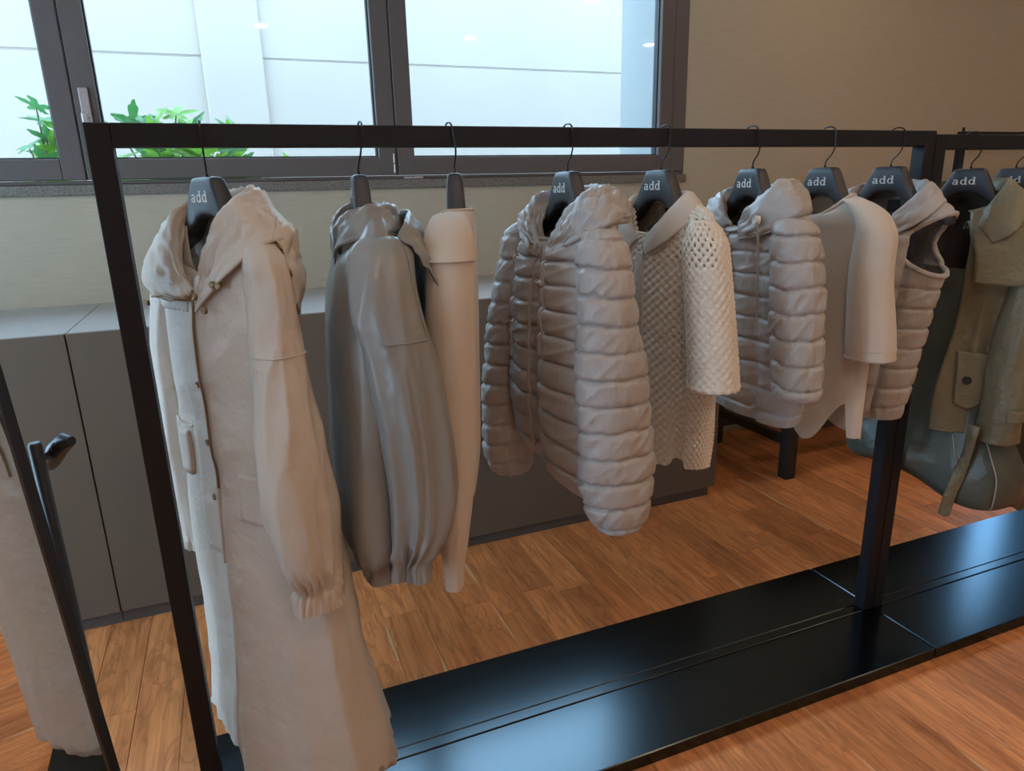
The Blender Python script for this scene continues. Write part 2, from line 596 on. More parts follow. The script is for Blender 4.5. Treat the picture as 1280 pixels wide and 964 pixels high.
def sheet(name, rows, m, root, thick=0.003, nu=60, nv=16, crumple=0.0, cscale=(14, 5), seed=1):
    """Curved cloth sheet through rows of equal-length polylines in garment space."""
    P = np.array(rows, float)
    a = np.linspace(0, P.shape[0] - 1, nv + 1)
    b = np.linspace(0, P.shape[1] - 1, nu + 1)
    Q = cr(P, a)
    Q = np.swapaxes(cr(np.swapaxes(Q, 0, 1), b), 0, 1)
    if crumple:
        du = np.gradient(Q, axis=1); dv = np.gradient(Q, axis=0)
        n = np.cross(du, dv)
        n /= np.maximum(np.linalg.norm(n, axis=2, keepdims=True), 1e-9)
        A = np.linspace(0, cscale[1], nv + 1)[:, None]
        B = np.linspace(0, cscale[0], nu + 1)[None, :]
        h = vnoise(B + A * 0.7, A, seed) + 0.6 * (1 - 2 * np.abs(vnoise(B * 1.3 - A, A * 1.6, seed + 1)))
        h = h + 0.55 * (1 - 2 * np.abs(vnoise(B * 2.6 + A * 2.2, A * 2.4 - B * .6, seed + 2))) + 0.3 * vnoise(B * 5, A * 5, seed + 3)
        w = np.sin(np.linspace(0, math.pi, nv + 1))[:, None] * 0.8 + 0.2
        Q = Q + n * (h * w * crumple)[..., None]
    v = Q.reshape(-1, 3)
    W_ = nu + 1
    f = [(i * W_ + k, (i + 1) * W_ + k, (i + 1) * W_ + k + 1, i * W_ + k + 1) for i in range(nv) for k in range(nu)]
    return garment_obj(name, v, f, m, root, thick)


def gtube(name, pts, r, m, root, n=8):
    b = MB().tube([tolocal(p, root) for p in pts], r, n)
    return b.build(name, m, root)


def disc(name, p, n, r, h, m, root):
    """A round snap or button: domed disc with a rim, standing on the cloth along normal n."""
    n = Vector((n[0], -n[1], n[2])).normalized()
    p = Vector(tolocal(p, root))
    a = Vector((0, 0, 1)) if abs(n.z) < 0.9 else Vector((1, 0, 0))
    e = n.cross(a).normalized(); g = n.cross(e)
    prof = [(r, -0.002), (r, h * 0.7), (r * 0.86, h), (r * 0.62, h * 0.72), (r * 0.2, h * 0.7)]
    v, f = [], []
    K = 14
    for (rr, hh) in prof:
        for k in range(K):
            t = TAU * k / K
            v.append(p + n * hh + (e * math.cos(t) + g * math.sin(t)) * rr)
    for i in range(len(prof) - 1):
        for k in range(K):
            f.append((i * K + k, i * K + (k + 1) % K, (i + 1) * K + (k + 1) % K, (i + 1) * K + k))
    f.append(tuple((len(prof) - 1) * K + k for k in range(K)))
    return link(name, v, f, m, root)


# ------------------------------------------------------------------ the room
WALL_Y = 3.207
X0, X1, YB, ZC = -2.6, 7.6, -3.4, 3.25


def struct(o, label=None):
    o['kind'] = 'structure'
    if label:
        o['label'] = label
    return o


floor = struct(boxobj('floor', M['wood'], (X0, X1, YB, WALL_Y, -0.05, -0.004), bev=0))
PW, PG = 0.128, 0.0012
plank_mesh = {}
rng = random.Random(11)


def plank(x, y, ln):
    ln = round(ln, 2)
    if ln not in plank_mesh:
        o = MB().box(-PW / 2 + PG / 2, PW / 2 - PG / 2, 0.0006, ln - 0.0006, -0.012, 0.0, bev=0.0012).build('plank', M['wood'], floor, smooth=False)
        plank_mesh[ln] = o.data
    else:
        o = bpy.data.objects.new('plank', plank_mesh[ln])
        COL.objects.link(o)
        o.parent = floor
    o.location = (x, y, 0)


for ci in range(-12, 36):
    x = ci * PW + 0.02
    if ci >= 28:
        y = 1.0
    elif ci < -4:
        y = -0.2
    else:
        y = 0.3
    y -= rng.choice((0.0, 0.2, 0.45, 0.7))
    while y < WALL_Y - 0.01:
        ln = min(rng.choice((0.6, 0.8, 0.9, 1.1, 1.2)), WALL_Y - y)
        plank(x, y, ln)
        y += ln

T = 0.50
W1 = (-2.35, 2.275, 1.508, 3.05)
W2 = (5.0, 6.3, 0.85, 2.66)


def wallbox(name, dims, parent, m='wall'):
    return MB().box(*dims).build(name, M[m], parent, smooth=False)


wall = struct(empty('wall_back', (0, WALL_Y, 0)))
wb = MB()
for (a, b, c, d) in ((X0, W1[0], 0, ZC), (W1[0], W1[1], 0, 1.468), (W1[0], W1[1], W1[3], ZC), (W1[1], W2[0], 0, ZC), (W2[0], W2[1], 0, W2[2]), (W2[0], W2[1], W2[3], ZC), (W2[1], X1, 0, ZC)):
    wb.box(a, b, 0, 0.10, c, d)
wb.build('plaster', M['wall'], wall, smooth=False)
wo = MB()
for (a, b, c, d) in ((X0, W1[0], 0, ZC), (W1[0], W1[1], 0, 1.468), (W1[0], W1[1], W1[3], ZC), (W1[1] - 0.095, W2[0], 0, ZC), (W2[0], W2[1], 0, W2[2]), (W2[0], W2[1], W2[3], ZC), (W2[1], X1, 0, ZC)):
    wo.box(a, b, 0.10, T, c, d)
wo.build('outer_masonry', M['reveal'], wall, smooth=False)
wl = MB()
W3 = (0.0, 3.0, 0.25, 2.66)
for (a, b, c, d) in ((YB, W3[0], 0, ZC), (W3[0], W3[1], 0, W3[2]), (W3[0], W3[1], W3[3], ZC), (W3[1], WALL_Y + T, 0, ZC)):
    wl.box(X0 - 0.2, X0, a, b, c, d)
struct(wl.build('wall_left', M['white_paint'], None, smooth=False))
struct(boxobj('wall_right', M['wall'], (X1, X1 + 0.1, YB, WALL_Y + T, 0, ZC), bev=0))
struct(boxobj('wall_front', M['white_paint'], (X0, X1, YB - 0.1, YB, 0, ZC), bev=0))
struct(boxobj('ceiling', M['ceiling'], (X0 - 0.1, X1 + 0.1, YB - 0.1, WALL_Y + T, ZC, ZC + 0.1), bev=0))

# stone sill below window 1
struct(boxobj('trim_1', M['sill'], (W1[0], W1[1] + 0.012, WALL_Y - 0.012, WALL_Y + 0.10, 1.468, 1.508), bev=0.003))

# ---- window 1: three casements in a bronze aluminium frame
FY0, FY1 = WALL_Y - 0.004, WALL_Y + 0.07
win = struct(empty('window_1', (0.3, WALL_Y, 1.508)))


def wpart(name, m, boxes, parent, ox=0.3, oz=1.508, bev=0.003):
    b = MB()
    for (a, c, d, e, z0, z1) in boxes:
        b.box(a - ox, c - ox, d - WALL_Y, e - WALL_Y, z0 - oz, z1 - oz, bev=bev)
    return b.build(name, M[m], parent, smooth=False)


def rect(xa, xb, za, zb_, w, ya, yb):
    return [(xa, xa + w, ya, yb, za, zb_), (xb - w, xb, ya, yb, za, zb_), (xa + w, xb - w, ya, yb, za, za + w), (xa + w, xb - w, ya, yb, zb_ - w, zb_)]


wpart('frame', 'alu', [(W1[0], W1[1], WALL_Y + 0.004, FY1, 1.508, 1.524), (W1[0], W1[1], WALL_Y + 0.004, FY1, 3.01, 3.05), (W1[0], W1[0] + 0.05, WALL_Y + 0.004, FY1, 1.524, 3.01),
      (2.190, W1[1], WALL_Y - 0.002, FY1, 1.524, 3.01)], win)
casements = [(-2.30, -0.4875), (-0.4825, 0.7375), (0.7425, 2.192)]
for i, (a, b) in enumerate(casements):
    w = 0.078
    sash = wpart('sash', 'alu', rect(a, b, 1.5265, 3.008, w, FY0, FY1), win)
    r_ = rect(a + w, b - w, 1.5265 + w, 3.008 - w, 0.006, WALL_Y + 0.022, WALL_Y + 0.05)
    wpart('gasket', 'gasket', r_, sash, bev=0.0)
    wpart('pane', 'glass', [(a + w + 0.004, b - w - 0.004, WALL_Y + 0.032, WALL_Y + 0.036, 1.5265 + w + 0.004, 3.008 - w - 0.004)], sash, bev=0)
hb = wpart('handle', 'handle', [(-0.462, -0.430, WALL_Y - 0.016, WALL_Y - 0.004, 1.71, 1.86)], win, bev=0.004)
lever = MB().tube([(-0.446 - 0.3, -0.016, 0.25), (-0.446 - 0.3, -0.052, 0.25)], 0.012, 14).box(-0.459 - 0.3, -0.435 - 0.3, -0.062, -0.048, 0.10, 0.262, bev=0.006)
lever.build('lever', M['handle'], hb)
for hx0, hx1, hz0, hz1 in ((0.722, 0.730, 1.535, 1.575), (0.722, 0.730, 1.578, 1.618), (0.765, 0.808, 1.509, 1.519), (0.811, 0.854, 1.509, 1.519)):
    wpart('hinge', 'handle', [(hx0, hx1, WALL_Y - 0.010, WALL_Y - 0.003, hz0, hz1)], win, bev=0.002)
# outer ledge outside the panes
struct(boxobj('trim_2', M['sill'], (W1[0], W1[1], WALL_Y + 0.10, WALL_Y + T + 0.03, 1.44, 1.500), bev=0.003))

# ---- window 2, beyond the picture: its daylight lies on the black bases
win2 = struct(empty('window_2', (5.0, WALL_Y, W2[2])))
wpart('frame', 'alu', rect(W2[0], W2[1], W2[2], W2[3], 0.05, WALL_Y + 0.004, FY1), win2, 5.0, W2[2])
for a, b in ((W2[0] + 0.05, 5.65), (5.65, W2[1] - 0.05)):
    sash = wpart('sash', 'alu', rect(a, b, W2[2] + 0.05, W2[3] - 0.05, 0.07, FY0, FY1), win2, 5.0, W2[2])
    wpart('pane', 'glass', [(a + 0.07, b - 0.07, WALL_Y + 0.032, WALL_Y + 0.036, W2[2] + 0.12, W2[3] - 0.12)], sash, 5.0, W2[2], bev=0)

# ---- window 3, unseen, added in the left wall for cool daylight on garment fronts
win3 = struct(empty('added_window_3', (X0, W3[0], W3[2])))
for a, b in ((0, 1.0), (1.0, 2.0), (2.0, 3.0)):
    sb_ = MB()
    for (c, d, e, f_) in ((a, a + .07, 0, 2.41), (b - .07, b, 0, 2.41), (a + .07, b - .07, 0, .07), (a + .07, b - .07, 2.34, 2.41)):
        sb_.box(-.10, -.03, c, d, e, f_, bev=.003)
    sash = sb_.build('sash', M['alu'], win3, smooth=False)
    MB().box(-.065, -.061, a + .07, b - .07, .07, 2.34).build('pane', M['glass'], sash, smooth=False)

# ---- outside: white rendered wall of the next building, with a joint and a pier
OY = 6.0
ob = empty('neighbouring_building', (2.0, OY, -0.5), 0, 'white rendered wall of the neighbouring building seen through the window panes', 'building')


def obox(name, dims, m='outside'):
    a, b, c, d, e, f_ = dims
    return MB().box(a - 2, b - 2, c - OY, d - OY, e + 0.5, f_ + 0.5, bev=0.01).build(name, M[m], ob, smooth=False)


JZ = 2.452
obox('lower_wall', (-6, 7.2, OY, OY + 0.3, -0.5, JZ - 0.001))
obox('upper_wall', (-6, 7.2, OY - 0.004, OY + 0.3, JZ + 0.001, 3.15))
obox('joint_backing', (-6, 7.2, OY + 0.004, OY + 0.25, JZ - 0.012, JZ + 0.012))
obox('pier', (-0.03, 0.40, OY - 0.035, OY + 0.05, -0.5, 3.15))
struct(boxobj('ground', M['soil'], (-7, 13, WALL_Y + T, OY + 2, -0.6, -0.5), bev=0))

# ------------------------------------------------------------------ cabinets under the window
CF, CH = 2.497, 1.047
UW = 1.275
cab_labels = ['taupe base cabinet behind the mirror edge, its front cut by the frame',
              'taupe base cabinet behind the cream parka and the grey satin jacket',
              'taupe base cabinet with the open end, behind the grey puffer and crochet top']
for i in range(3):
    xa = -0.519 - UW + i * UW
    r = empty('base_cabinet', (xa + UW / 2, (CF + WALL_Y) / 2, 0), 0, cab_labels[i], 'cabinet', 'taupe cabinets along the window wall')
    hx, hy = UW / 2 - 0.001, (WALL_Y - CF) / 2
    boxobj('plinth', M['plinth'], (-hx, hx - (0.03 if i == 2 else 0), -hy + 0.012, hy - 0.01, 0, 0.045), r, 0.001)
    boxobj('carcass', M['cabinet'], (-hx, hx, -hy + 0.020, hy - 0.004, 0.045, CH - 0.02), r, 0.001)
    boxobj('front_panel', M['cabinet'], (-hx + 0.0015, hx - 0.0015, -hy, -hy + 0.019, 0.047, CH), r, 0.0012)
    boxobj('top_panel', M['worktop'], (-hx + 0.0005, hx - 0.0005, -hy + 0.0195, hy - 0.004, CH - 0.019, CH), r, 0.001)

# ------------------------------------------------------------------ black bench table by the wall
r = empty('side_table', (3.05, 2.80, 0), 0, 'black wooden table standing on square legs beside the cabinet end', 'table')
for sx in (-1, 1):
    for sy in (-1, 1):
        boxobj('leg', M['black_wood'], (sx * 0.56 - 0.031, sx * 0.56 + 0.031, sy * 0.285 - 0.031, sy * 0.285 + 0.031, 0, 0.72), r, 0.003)
for sx in (-1, 1):
    boxobj('stretcher', M['black_wood'], (sx * 0.56 - 0.018, sx * 0.56 + 0.018, -0.254, 0.254, 0.17, 0.215), r, 0.002)
boxobj('stretcher', M['black_wood'], (-0.529, 0.529, 0.255, 0.285, 0.10, 0.15), r, 0.002)
boxobj('stretcher', M['black_wood'], (-0.529, 0.529, -0.30, -0.27, 0.24, 0.30), r, 0.002)
boxobj('table_top', M['black_wood'], (-0.60, 0.60, -0.325, 0.325, 0.72, 0.75), r, 0.003)

# ------------------------------------------------------------------ garment racks
RY = 1.482
TB = 0.041


def rack(x0, x1, height, label):
    r = empty('garment_rack', ((x0 + x1) / 2, RY, 0), 0, label, 'clothes rack', 'black steel garment racks')
    h = (x1 - x0) / 2
    t = TB / 2
    for s in (-1, 1):
        xc = s * (h - t)
        boxobj('post', M['steel'], (xc - t, xc + t, -t, t, 0.041, height), r, 0.0015)
    boxobj('top_bar', M['steel'], (-h + TB, h - TB, -t, t, height - TB, height), r, 0.0015)
    boxobj('front_plate', M['base'], (-h + 0.001, h - 0.001, -0.255, -0.019, 0.0, 0.040), r, 0.0025)
    boxobj('back_plate', M['base'], (-h + 0.001, h - 0.001, 0.019, 0.262, 0.0, 0.040), r, 0.0025)
    boxobj('centre_rail', M['base'], (-h + 0.001, h - 0.001, -0.0165, 0.0165, 0.0, 0.041), r, 0.0018)
    return r


rack(-0.214, 1.885, 1.581, 'near black steel rack with square posts, holding eight pale garments')
rack(1.889, 3.988, 1.572, 'second black steel rack beyond the near one, holding the olive trench coat')
# lighter rack standing by the wall behind
r = empty('wall_side_rack', (4.9, 3.0, 0), 0, 'thin black rack near the wall behind the olive trench coat', 'clothes rack')
for s in (-1, 1):
    boxobj('post', M['steel'], (s * 0.82 - 0.019, s * 0.82 + 0.019, -0.019, 0.019, 0.022, 1.715), r, 0.0015)
boxobj('top_bar', M['steel'], (-0.801, 0.801, -0.019, 0.019, 1.690, 1.715), r, 0.0015)
boxobj('base_plate', M['base'], (-0.85, 0.85, -0.15, 0.15, 0.0, 0.022), r, 0.002)
MB().tube([(-0.815, 0, 1.71), (-0.815, 0, 1.738)], 0.008, 10).build('finial', M['steel'], r)

# ------------------------------------------------------------------ standing mirror
MT = math.radians(42.0)          # heading of the mirror's plane
ME = 1.58                        # distance of its far edge
_e = Vector((-0.2662, 0.9639, 0)) * ME
mr = empty('standing_mirror', (_e.x, _e.y, 0.0), math.radians(90) - MT, 'tall tilted standing mirror with thin black frame reflecting the cream parka', 'mirror')
# local x runs along the mirror towards its far edge, local y to its back
TILT = Matrix.Rotation(math.radians(-5.0), 4, 'X')
PIV = Vector((0, 0, 0.955))
MW = 0.62


def mtilt(b):
    b.v = [tuple((TILT @ (Vector(p) - PIV)) + PIV) for p in b.v]
    return b


mz0, mz1 = 0.10, 1.80
fb = MB()
fw_ = 0.022
for a, b_, c_, d_ in ((-fw_, 0, mz0, mz1), (-MW, -MW + fw_, mz0, mz1), (-MW + fw_, -fw_, mz0, mz0 + fw_), (-MW + fw_, -fw_, mz1 - fw_, mz1)):
    fb.box(a, b_, -0.006, 0.020, c_, d_, bev=0.0015)
mtilt(fb).build('frame', M['mirror_frame'], mr, smooth=False)
mtilt(MB().box(-MW + fw_, -fw_, 0.000, 0.005, mz0 + fw_, mz1 - fw_)).build('glass', M['mirror'], mr, smooth=False)
mtilt(MB().box(-MW + fw_, -fw_, 0.006, 0.016, mz0 + fw_, mz1 - fw_)).build('back_board', M['mirror_frame'], mr, smooth=False)
for sx in (0.026, -MW - 0.026):
    pb = MB().tube([(sx, 0.010, 0.02), (sx, 0.010, 0.985), (sx, 0.010, 0.990)], [0.0125, 0.0125, 0.010], 16)
    p_ = pb.build('stand_post', M['mirror_frame'], mr)
    kb = MB().tube([(sx * 1.0, 0.010, 0.955), (sx + math.copysign(0.034, sx), 0.010, 0.955)], 0.008, 12)
    kx = sx + math.copysign(0.040, sx)
    kb.tube([(kx, -0.040, 0.984), (kx, -0.022, 0.982), (kx, 0.004, 0.966), (kx, 0.032, 0.934), (kx, 0.040, 0.918)], [0.010, 0.018, 0.021, 0.018, 0.010], 14)
    kb.build('clamp_knob', M['black_plastic'], p_)
fb = MB()
for sx in (0.026, -MW - 0.026):
    fb.box(sx - 0.015, sx + 0.015, -0.20, 0.20, 0.0, 0.022, bev=0.003)
fb.box(-MW - 0.02, 0.02, -0.012, 0.012, 0.004, 0.020, bev=0.002)
fb.build('foot_frame', M['mirror_frame'], mr, smooth=False)

# ------------------------------------------------------------------ hangers
HX = [-.026, .26, .466, .735, .985, 1.263, 1.505, 1.746, 2.073, 2.276]
HA = [28, -6, -20, 0, 5, -5, 2, 11, 20, 17]


def yaw(i):
    return math.radians(HA[i] - 90)


HST = [(0, 1.487, 1.416, .034), (.03, 1.487, 1.411, .034), (.042, 1.480, 1.402, .034), (.062, 1.440, 1.386, .036), (.085, 1.405, 1.366, .036), (.12, 1.384, 1.354, .040),
       (.152, 1.374, 1.340, .042), (.174, 1.362, 1.331, .042), (.184, 1.352, 1.334, .036)]


def hanger_mesh():
    st = [(-u, a, b, t) for u, a, b, t in HST[:0:-1]] + HST
    P = np.array(st)
    P = cr(P, np.linspace(0, len(P) - 1, 65))
    K = 20
    v, f = [], []
    for u, a, b, t in P:
        h = (a - b) / 2
        for k in range(K):
            an = TAU * k / K
            c, s = math.cos(an), math.sin(an)
            x = t / 2 * math.copysign(abs(c) ** 0.45, c)
            z = h * math.copysign(abs(s) ** 0.45, s)
            v.append((u, x, (a + b) / 2 + z))
    n = len(P)
    for i in range(n - 1):
        for k in range(K):
            f.append((i * K + k, i * K + (k + 1) % K, (i + 1) * K + (k + 1) % K, (i + 1) * K + k))
    f.append(tuple(range(K))[::-1])
    f.append(tuple((n - 1) * K + k for k in range(K)))
    return v, f


def letters(h=0.0205):
    """The word add in bold slab letters, flat in the XZ plane, centred on x."""
    b = MB()
    e = 0.0004

    def quadring(cx, cz, rx, rz, wx, wz, a0, a1, n=22):
        v, f = [], []
        for i in range(n + 1):
            a = a0 + (a1 - a0) * i / n
            for (qx, qz) in ((rx, rz), (rx - wx, rz - wz)):
                for y in (-e, e):
                    v.append((cx + qx * math.cos(a), y, cz + qz * math.sin(a)))
        for i in range(n):
            o = i * 4
            f += [(o, o + 4, o + 6, o + 2), (o + 1, o + 3, o + 7, o + 5), (o, o + 1, o + 5, o + 4), (o + 2, o + 6, o + 7, o + 3)]
        b.add(v, f)

    def bar(x0, x1, z0, z1):
        b.box(x0, x1, -e, e, z0, z1)

    x = h / 20.5
    # a
    ox = -0.0205 * x * 1.25
    quadring(ox - 0.0008 * x, 0.0040 * x, 0.0066 * x, 0.0048 * x, 0.0034 * x, 0.0020 * x, 0, TAU)
    quadring(ox - 0.0003 * x, 0.0098 * x, 0.0070 * x, 0.0050 * x, 0.0036 * x, 0.0022 * x, 0, 2.75)
    bar(ox + 0.0032 * x, ox + 0.0068 * x, 0.0, 0.0104 * x)
    bar(ox + 0.0032 * x, ox + 0.0088 * x, -0.0002 * x, 0.0016 * x)
    for ox in (-0.0042 * x, 0.0182 * x):
        quadring(ox, 0.0070 * x, 0.0082 * x, 0.0076 * x, 0.0038 * x, 0.0022 * x, 0, TAU)
        bar(ox + 0.0046 * x, ox + 0.0084 * x, 0.0, 0.0205 * x)
        bar(ox + 0.0016 * x, ox + 0.0084 * x, 0.0189 * x, 0.0206 * x)
        bar(ox + 0.0046 * x, ox + 0.0110 * x, -0.0002 * x, 0.0016 * x)
    return b


def scaled(b, k):
    b.v = [tuple(c * k for c in p) for p in b.v]
    return b


HV, HF = hanger_mesh()
hz = 1.328
_hb = link('body', [(x, y, z - hz) for x, y, z in HV], HF, M['hanger'])
HBODY = _hb.data
bpy.data.objects.remove(_hb)
_lb = scaled(letters(20.5), 1.0)
LET = [(x * 0.98 - 0.006, y - 0.0172, z + 1.4415 - hz) for x, y, z in _lb.v]
_tb = link('printed_word', LET, _lb.f, M['print_'], smooth=False)
HTXT = _tb.data
bpy.data.objects.remove(_tb)
h_lab = ['inside the cream parka', 'inside the grey satin jacket', 'inside the cream fine knit top', 'inside the long sleeved silver puffer jacket', 'inside the crochet polo top',
         'inside the half zip puffer jacket', 'inside the white jersey top', 'inside the hooded puffer vest', 'inside the olive trench coat', 'at the frame edge beside the olive trench coat']
for i in range(10):
    top = 1.581 if i < 8 else 1.572
    dz = top - 1.581
    r = empty('clothes_hanger', (HX[i], RY, hz + dz), yaw(i), 'charcoal plastic hanger with silver lettering ' + h_lab[i], 'hanger', 'charcoal hangers along the rack bars')
    for nm, me in (('body', HBODY), ('printed_word', HTXT)):
        o = bpy.data.objects.new(nm, me)
        COL.objects.link(o)
        o.parent = r
    # hook over the square bar, in the plane across the bar
    k = yaw(i)
    pts = [(0, 0, 1.478), (0, 0, 1.497), (0, -.004, 1.506), (0, -.020, 1.522), (0, -.0275, 1.540), (0, -.0270, 1.566), (0, -.0225, 1.5815), (0, -.010, 1.5885), (0, .008, 1.5885), (0, .0225, 1.580), (0, .0265, 1.562), (0, .0235, 1.545)]
    q = cr(np.array(pts), np.linspace(0, len(pts) - 1, 45))
    jig = 0.012 * math.sin(i * 2.1)
    loc = []
    for (x, y, z) in q:
        x = x + jig * (z - 1.497) / 0.09 if z > 1.497 else 0
        loc.append((x * math.cos(-k) - y * math.sin(-k), x * math.sin(-k) + y * math.cos(-k), z - hz))
    MB().tube(loc, 0.0019, 8).tube([(0, 0, 1.480 - hz), (0, 0, 1.492 - hz)], [0.0045, 0.0035], 12).build('hook', M['wire'], r)


# ------------------------------------------------------------------ cloth behaviour
def folds(amp, k, seed, z_top, z_bot, twist=2.0, sharp=0.5):
    """Long hanging folds that deepen from z_top down to z_bot."""
    def d(ph, z, s):
        g = sstep(-z, -z_top, -z_bot)
        a = around(ph, k) + 0.25 * np.sin(z * 5 + seed)
        n = vnoise(a, z * twist, seed, k)
        n2 = vnoise(around(ph, 2 * k), z * twist * 1.7, seed + 5, 2 * k)
        r = 1 - 2 * np.abs(n2)
        return amp * g * (n + sharp * 0.5 * r)
    return d


def creases(amp, seed, kz=18.0, kp=7):
    """Short crumples all over."""
    def d(ph, z, s):
        a = around(ph, kp)
        n = vnoise(a + z * 3.0, z * kz, seed, None)
        n2 = 1 - 2 * np.abs(vnoise(around(ph, kp * 2), z * kz * 0.6 + a, seed + 3, kp * 2))
        w = 0.5 - 0.5 * np.cos(ph)      # keep the seam of the noise at ph = 0 closed
        return amp * (n * np.minimum(1, 4 * np.minimum(ph, TAU - ph)) + 0.7 * n2)
    return d


def quilt(h, B, z0, seed, lean=0.0, pucker=0.35):
    """Down baffles: flat cushions between stitched seams, puckered along the stitches."""
    def d(ph, z, s):
        wav = 0.005 * vnoise(around(ph, 6), z * 5, seed, 6) + lean * np.sin(ph)
        t = (z - z0 + wav) / h
        q = np.abs(np.sin(np.pi * t))
        row = np.floor(t)
        e = (1 - q) ** 4
        puff = B * (1 - e) * (1 + 0.25 * vnoise(around(ph, 5), row * 2.3, seed + 4, 5))
        pk = vnoise(around(ph, 34), row * 3.7, seed + 2, 34) * (1 - q) ** 1.2
        skew = 1 - 2 * np.abs(vnoise(around(ph, 16) + t * 2.2, row * 1.9 + t * .4, seed + 7))
        blend = np.minimum(1, 3 * np.minimum(ph, TAU - ph))
        return puff + B * pucker * (1.1 * pk + 0.75 * skew * blend * np.minimum(1, 2.5 * q))
    return d


def gather(amp, k, z_at, width, seed):
    """Elastic gathers around height z_at."""
    def d(ph, z, s):
        g = np.exp(-((z - z_at) / width) ** 2)
        return amp * g * (np.sin(k * ph + 2 * np.sin(3 * ph + seed)) + 0.6 * vnoise(around(ph, k), z * 60, seed, k))
    return d


def groove(ph0, w, depth):
    def d(ph, z, s):
        x = (ph - ph0 + math.pi) % TAU - math.pi
        return -depth * np.exp(-(x / w) ** 2)
    return d


def step(ph0, h, w=0.06, span=1.2):
    """One front edge lying over the other at ph0."""
    def d(ph, z, s):
        x = (ph - ph0 + math.pi) % TAU - math.pi
        return h * sstep(-x, -w, w) * np.exp(-np.maximum(0, -x) / span)
    return d


def both(*fs):
    return lambda ph, z, s: sum(f(ph, z, s) for f in fs)


def garment(i, name, z0, label, cat, group=None):
    return empty(name, (HX[i], RY, z0), yaw(i), label, cat, group)


SLEEVE_TOP = [(1.395, .145, .0, .02, .02), (1.385, .165, .0, .04, .032)]

# ================================================================== 1  cream parka
R = garment(0, 'parka', 0.17, 'long cream nylon parka with open collar and brass snaps, hanging nearly to the rack base', 'coat')
body = Loft([(1.425, 0, -.008, .085, .045), (1.405, 0, -.008, .135, .05), (1.375, 0, -.006, .185, .055), (1.33, 0, .0, .207, .062), (1.26, 0, .002, .218, .066), (1.15, 0, .0, .228, .070), (1.0, 0, -.005, .236, .078),
             (.86, 0, -.012, .243, .092), (.66, 0, -.022, .252, .118), (.44, 0, -.038, .262, .148), (.26, 0, -.052, .276, .176), (.212, 0, -.056, .276, .176), (.192, 0, -.056, .258, .156), (.180, 0, -.056, .250, .150)],
            both(folds(.020, 7, 3, 1.2, .35, 1.2), creases(.0035, 8, 11, 5), step(1.5, .010), groove(1.75, .25, .018), gather(.009, 30, .20, .022, 1)), dip=(.16, .06, 3),
            hem=lambda ph: -0.055 * np.sin(ph) * np.cos(ph * .5) + 0.014 * np.sin(3 * ph + 1), N=110, Mr=170)
body.build('body', M['parka'], R)
far = Sleeve([(1.39, -.15, .0, .03, .025), (1.37, -.18, .0, .05, .036), (1.314, -.205, -.002, .06, .045), (1.192, -.23, .016, .055, .042), (1.10, -.25, .022, .05, .04), (1.0, -.26, .021, .05, .038), (.885, -.265, .021, .052, .038), (.763, -.265, .024, .05, .034), (.70, -.262, .030, .046, .03), (.672, -.26, .032, .040, .026), (.640, -.26, .034, .036, .024)],
           both(folds(.012, 4, 12, 1.25, .8, 2), creases(.004, 5, 9, 4), gather(.003, 14, .65, .02, 2)), N=56, Mr=110)
far.build('sleeve', M['parka'], R)
near = Sleeve([(1.40, .14, .0, .025, .02), (1.385, .165, .002, .05, .034), (1.35, .19, .010, .055, .042), (1.30, .208, .014, .062, .040), (1.24, .220, .018, .060, .043), (1.18, .230, .022, .060, .047), (1.07, .246, .031, .062, .055), (.946, .26, .036, .066, .064), (.846, .262, .032, .066, .066), (.777, .262, .027, .062, .058), (.735, .262, .021, .054, .044), (.714, .262, .019, .046, .039), (.702, .262, .020, .048, .043), (.668, .262, .022, .050, .044)],
            both(folds(.010, 5, 21, 1.25, .85, 1.6), creases(.0045, 15, 10, 4), gather(.0065, 17, .728, .030, 4), gather(.0038, 24, .684, .03, 2)), N=84, Mr=150)
near.build('sleeve', M['parka'], R)
# drop shoulder seam of the near sleeve
gtube('seam', near.path([(1.175, a) for a in (-1.3, -.7, 0, .7, 1.4, 2.0)], .0012), .0016, M['parka'], R, 6)
# wide collar lying open over both shoulders
sheet('collar', [
    [(.010, .052, 1.262), (-.045, .050, 1.318), (-.078, .018, 1.385), (-.060, -.035, 1.415), (0, -.052, 1.422), (.060, -.035, 1.415), (.078, .016, 1.392), (.052, .052, 1.325), (.022, .060, 1.252)],
    [(-.012, .066, 1.268), (-.070, .058, 1.345), (-.098, .022, 1.425), (-.072, -.050, 1.455), (0, -.070, 1.462), (.072, -.050, 1.465), (.098, .016, 1.445), (.080, .052, 1.365), (.030, .070, 1.262)],
    [(-.060, .078, 1.255), (-.125, .078, 1.320), (-.150, .038, 1.392), (-.110, -.064, 1.425), (0, -.092, 1.428), (.115, -.066, 1.432), (.150, .012, 1.418), (.120, .056, 1.345), (.046, .078, 1.258)],
    [(-.118, .084, 1.262), (-.172, .078, 1.296), (-.188, .036, 1.350), (-.150, -.068, 1.368), (0, -.098, 1.372), (.165, -.070, 1.372), (.196, .012, 1.368), (.150, .066, 1.318), (.050, .084, 1.244)],
], M['parka'], R, .004, 90, 26, .007, (11, 4), 4)
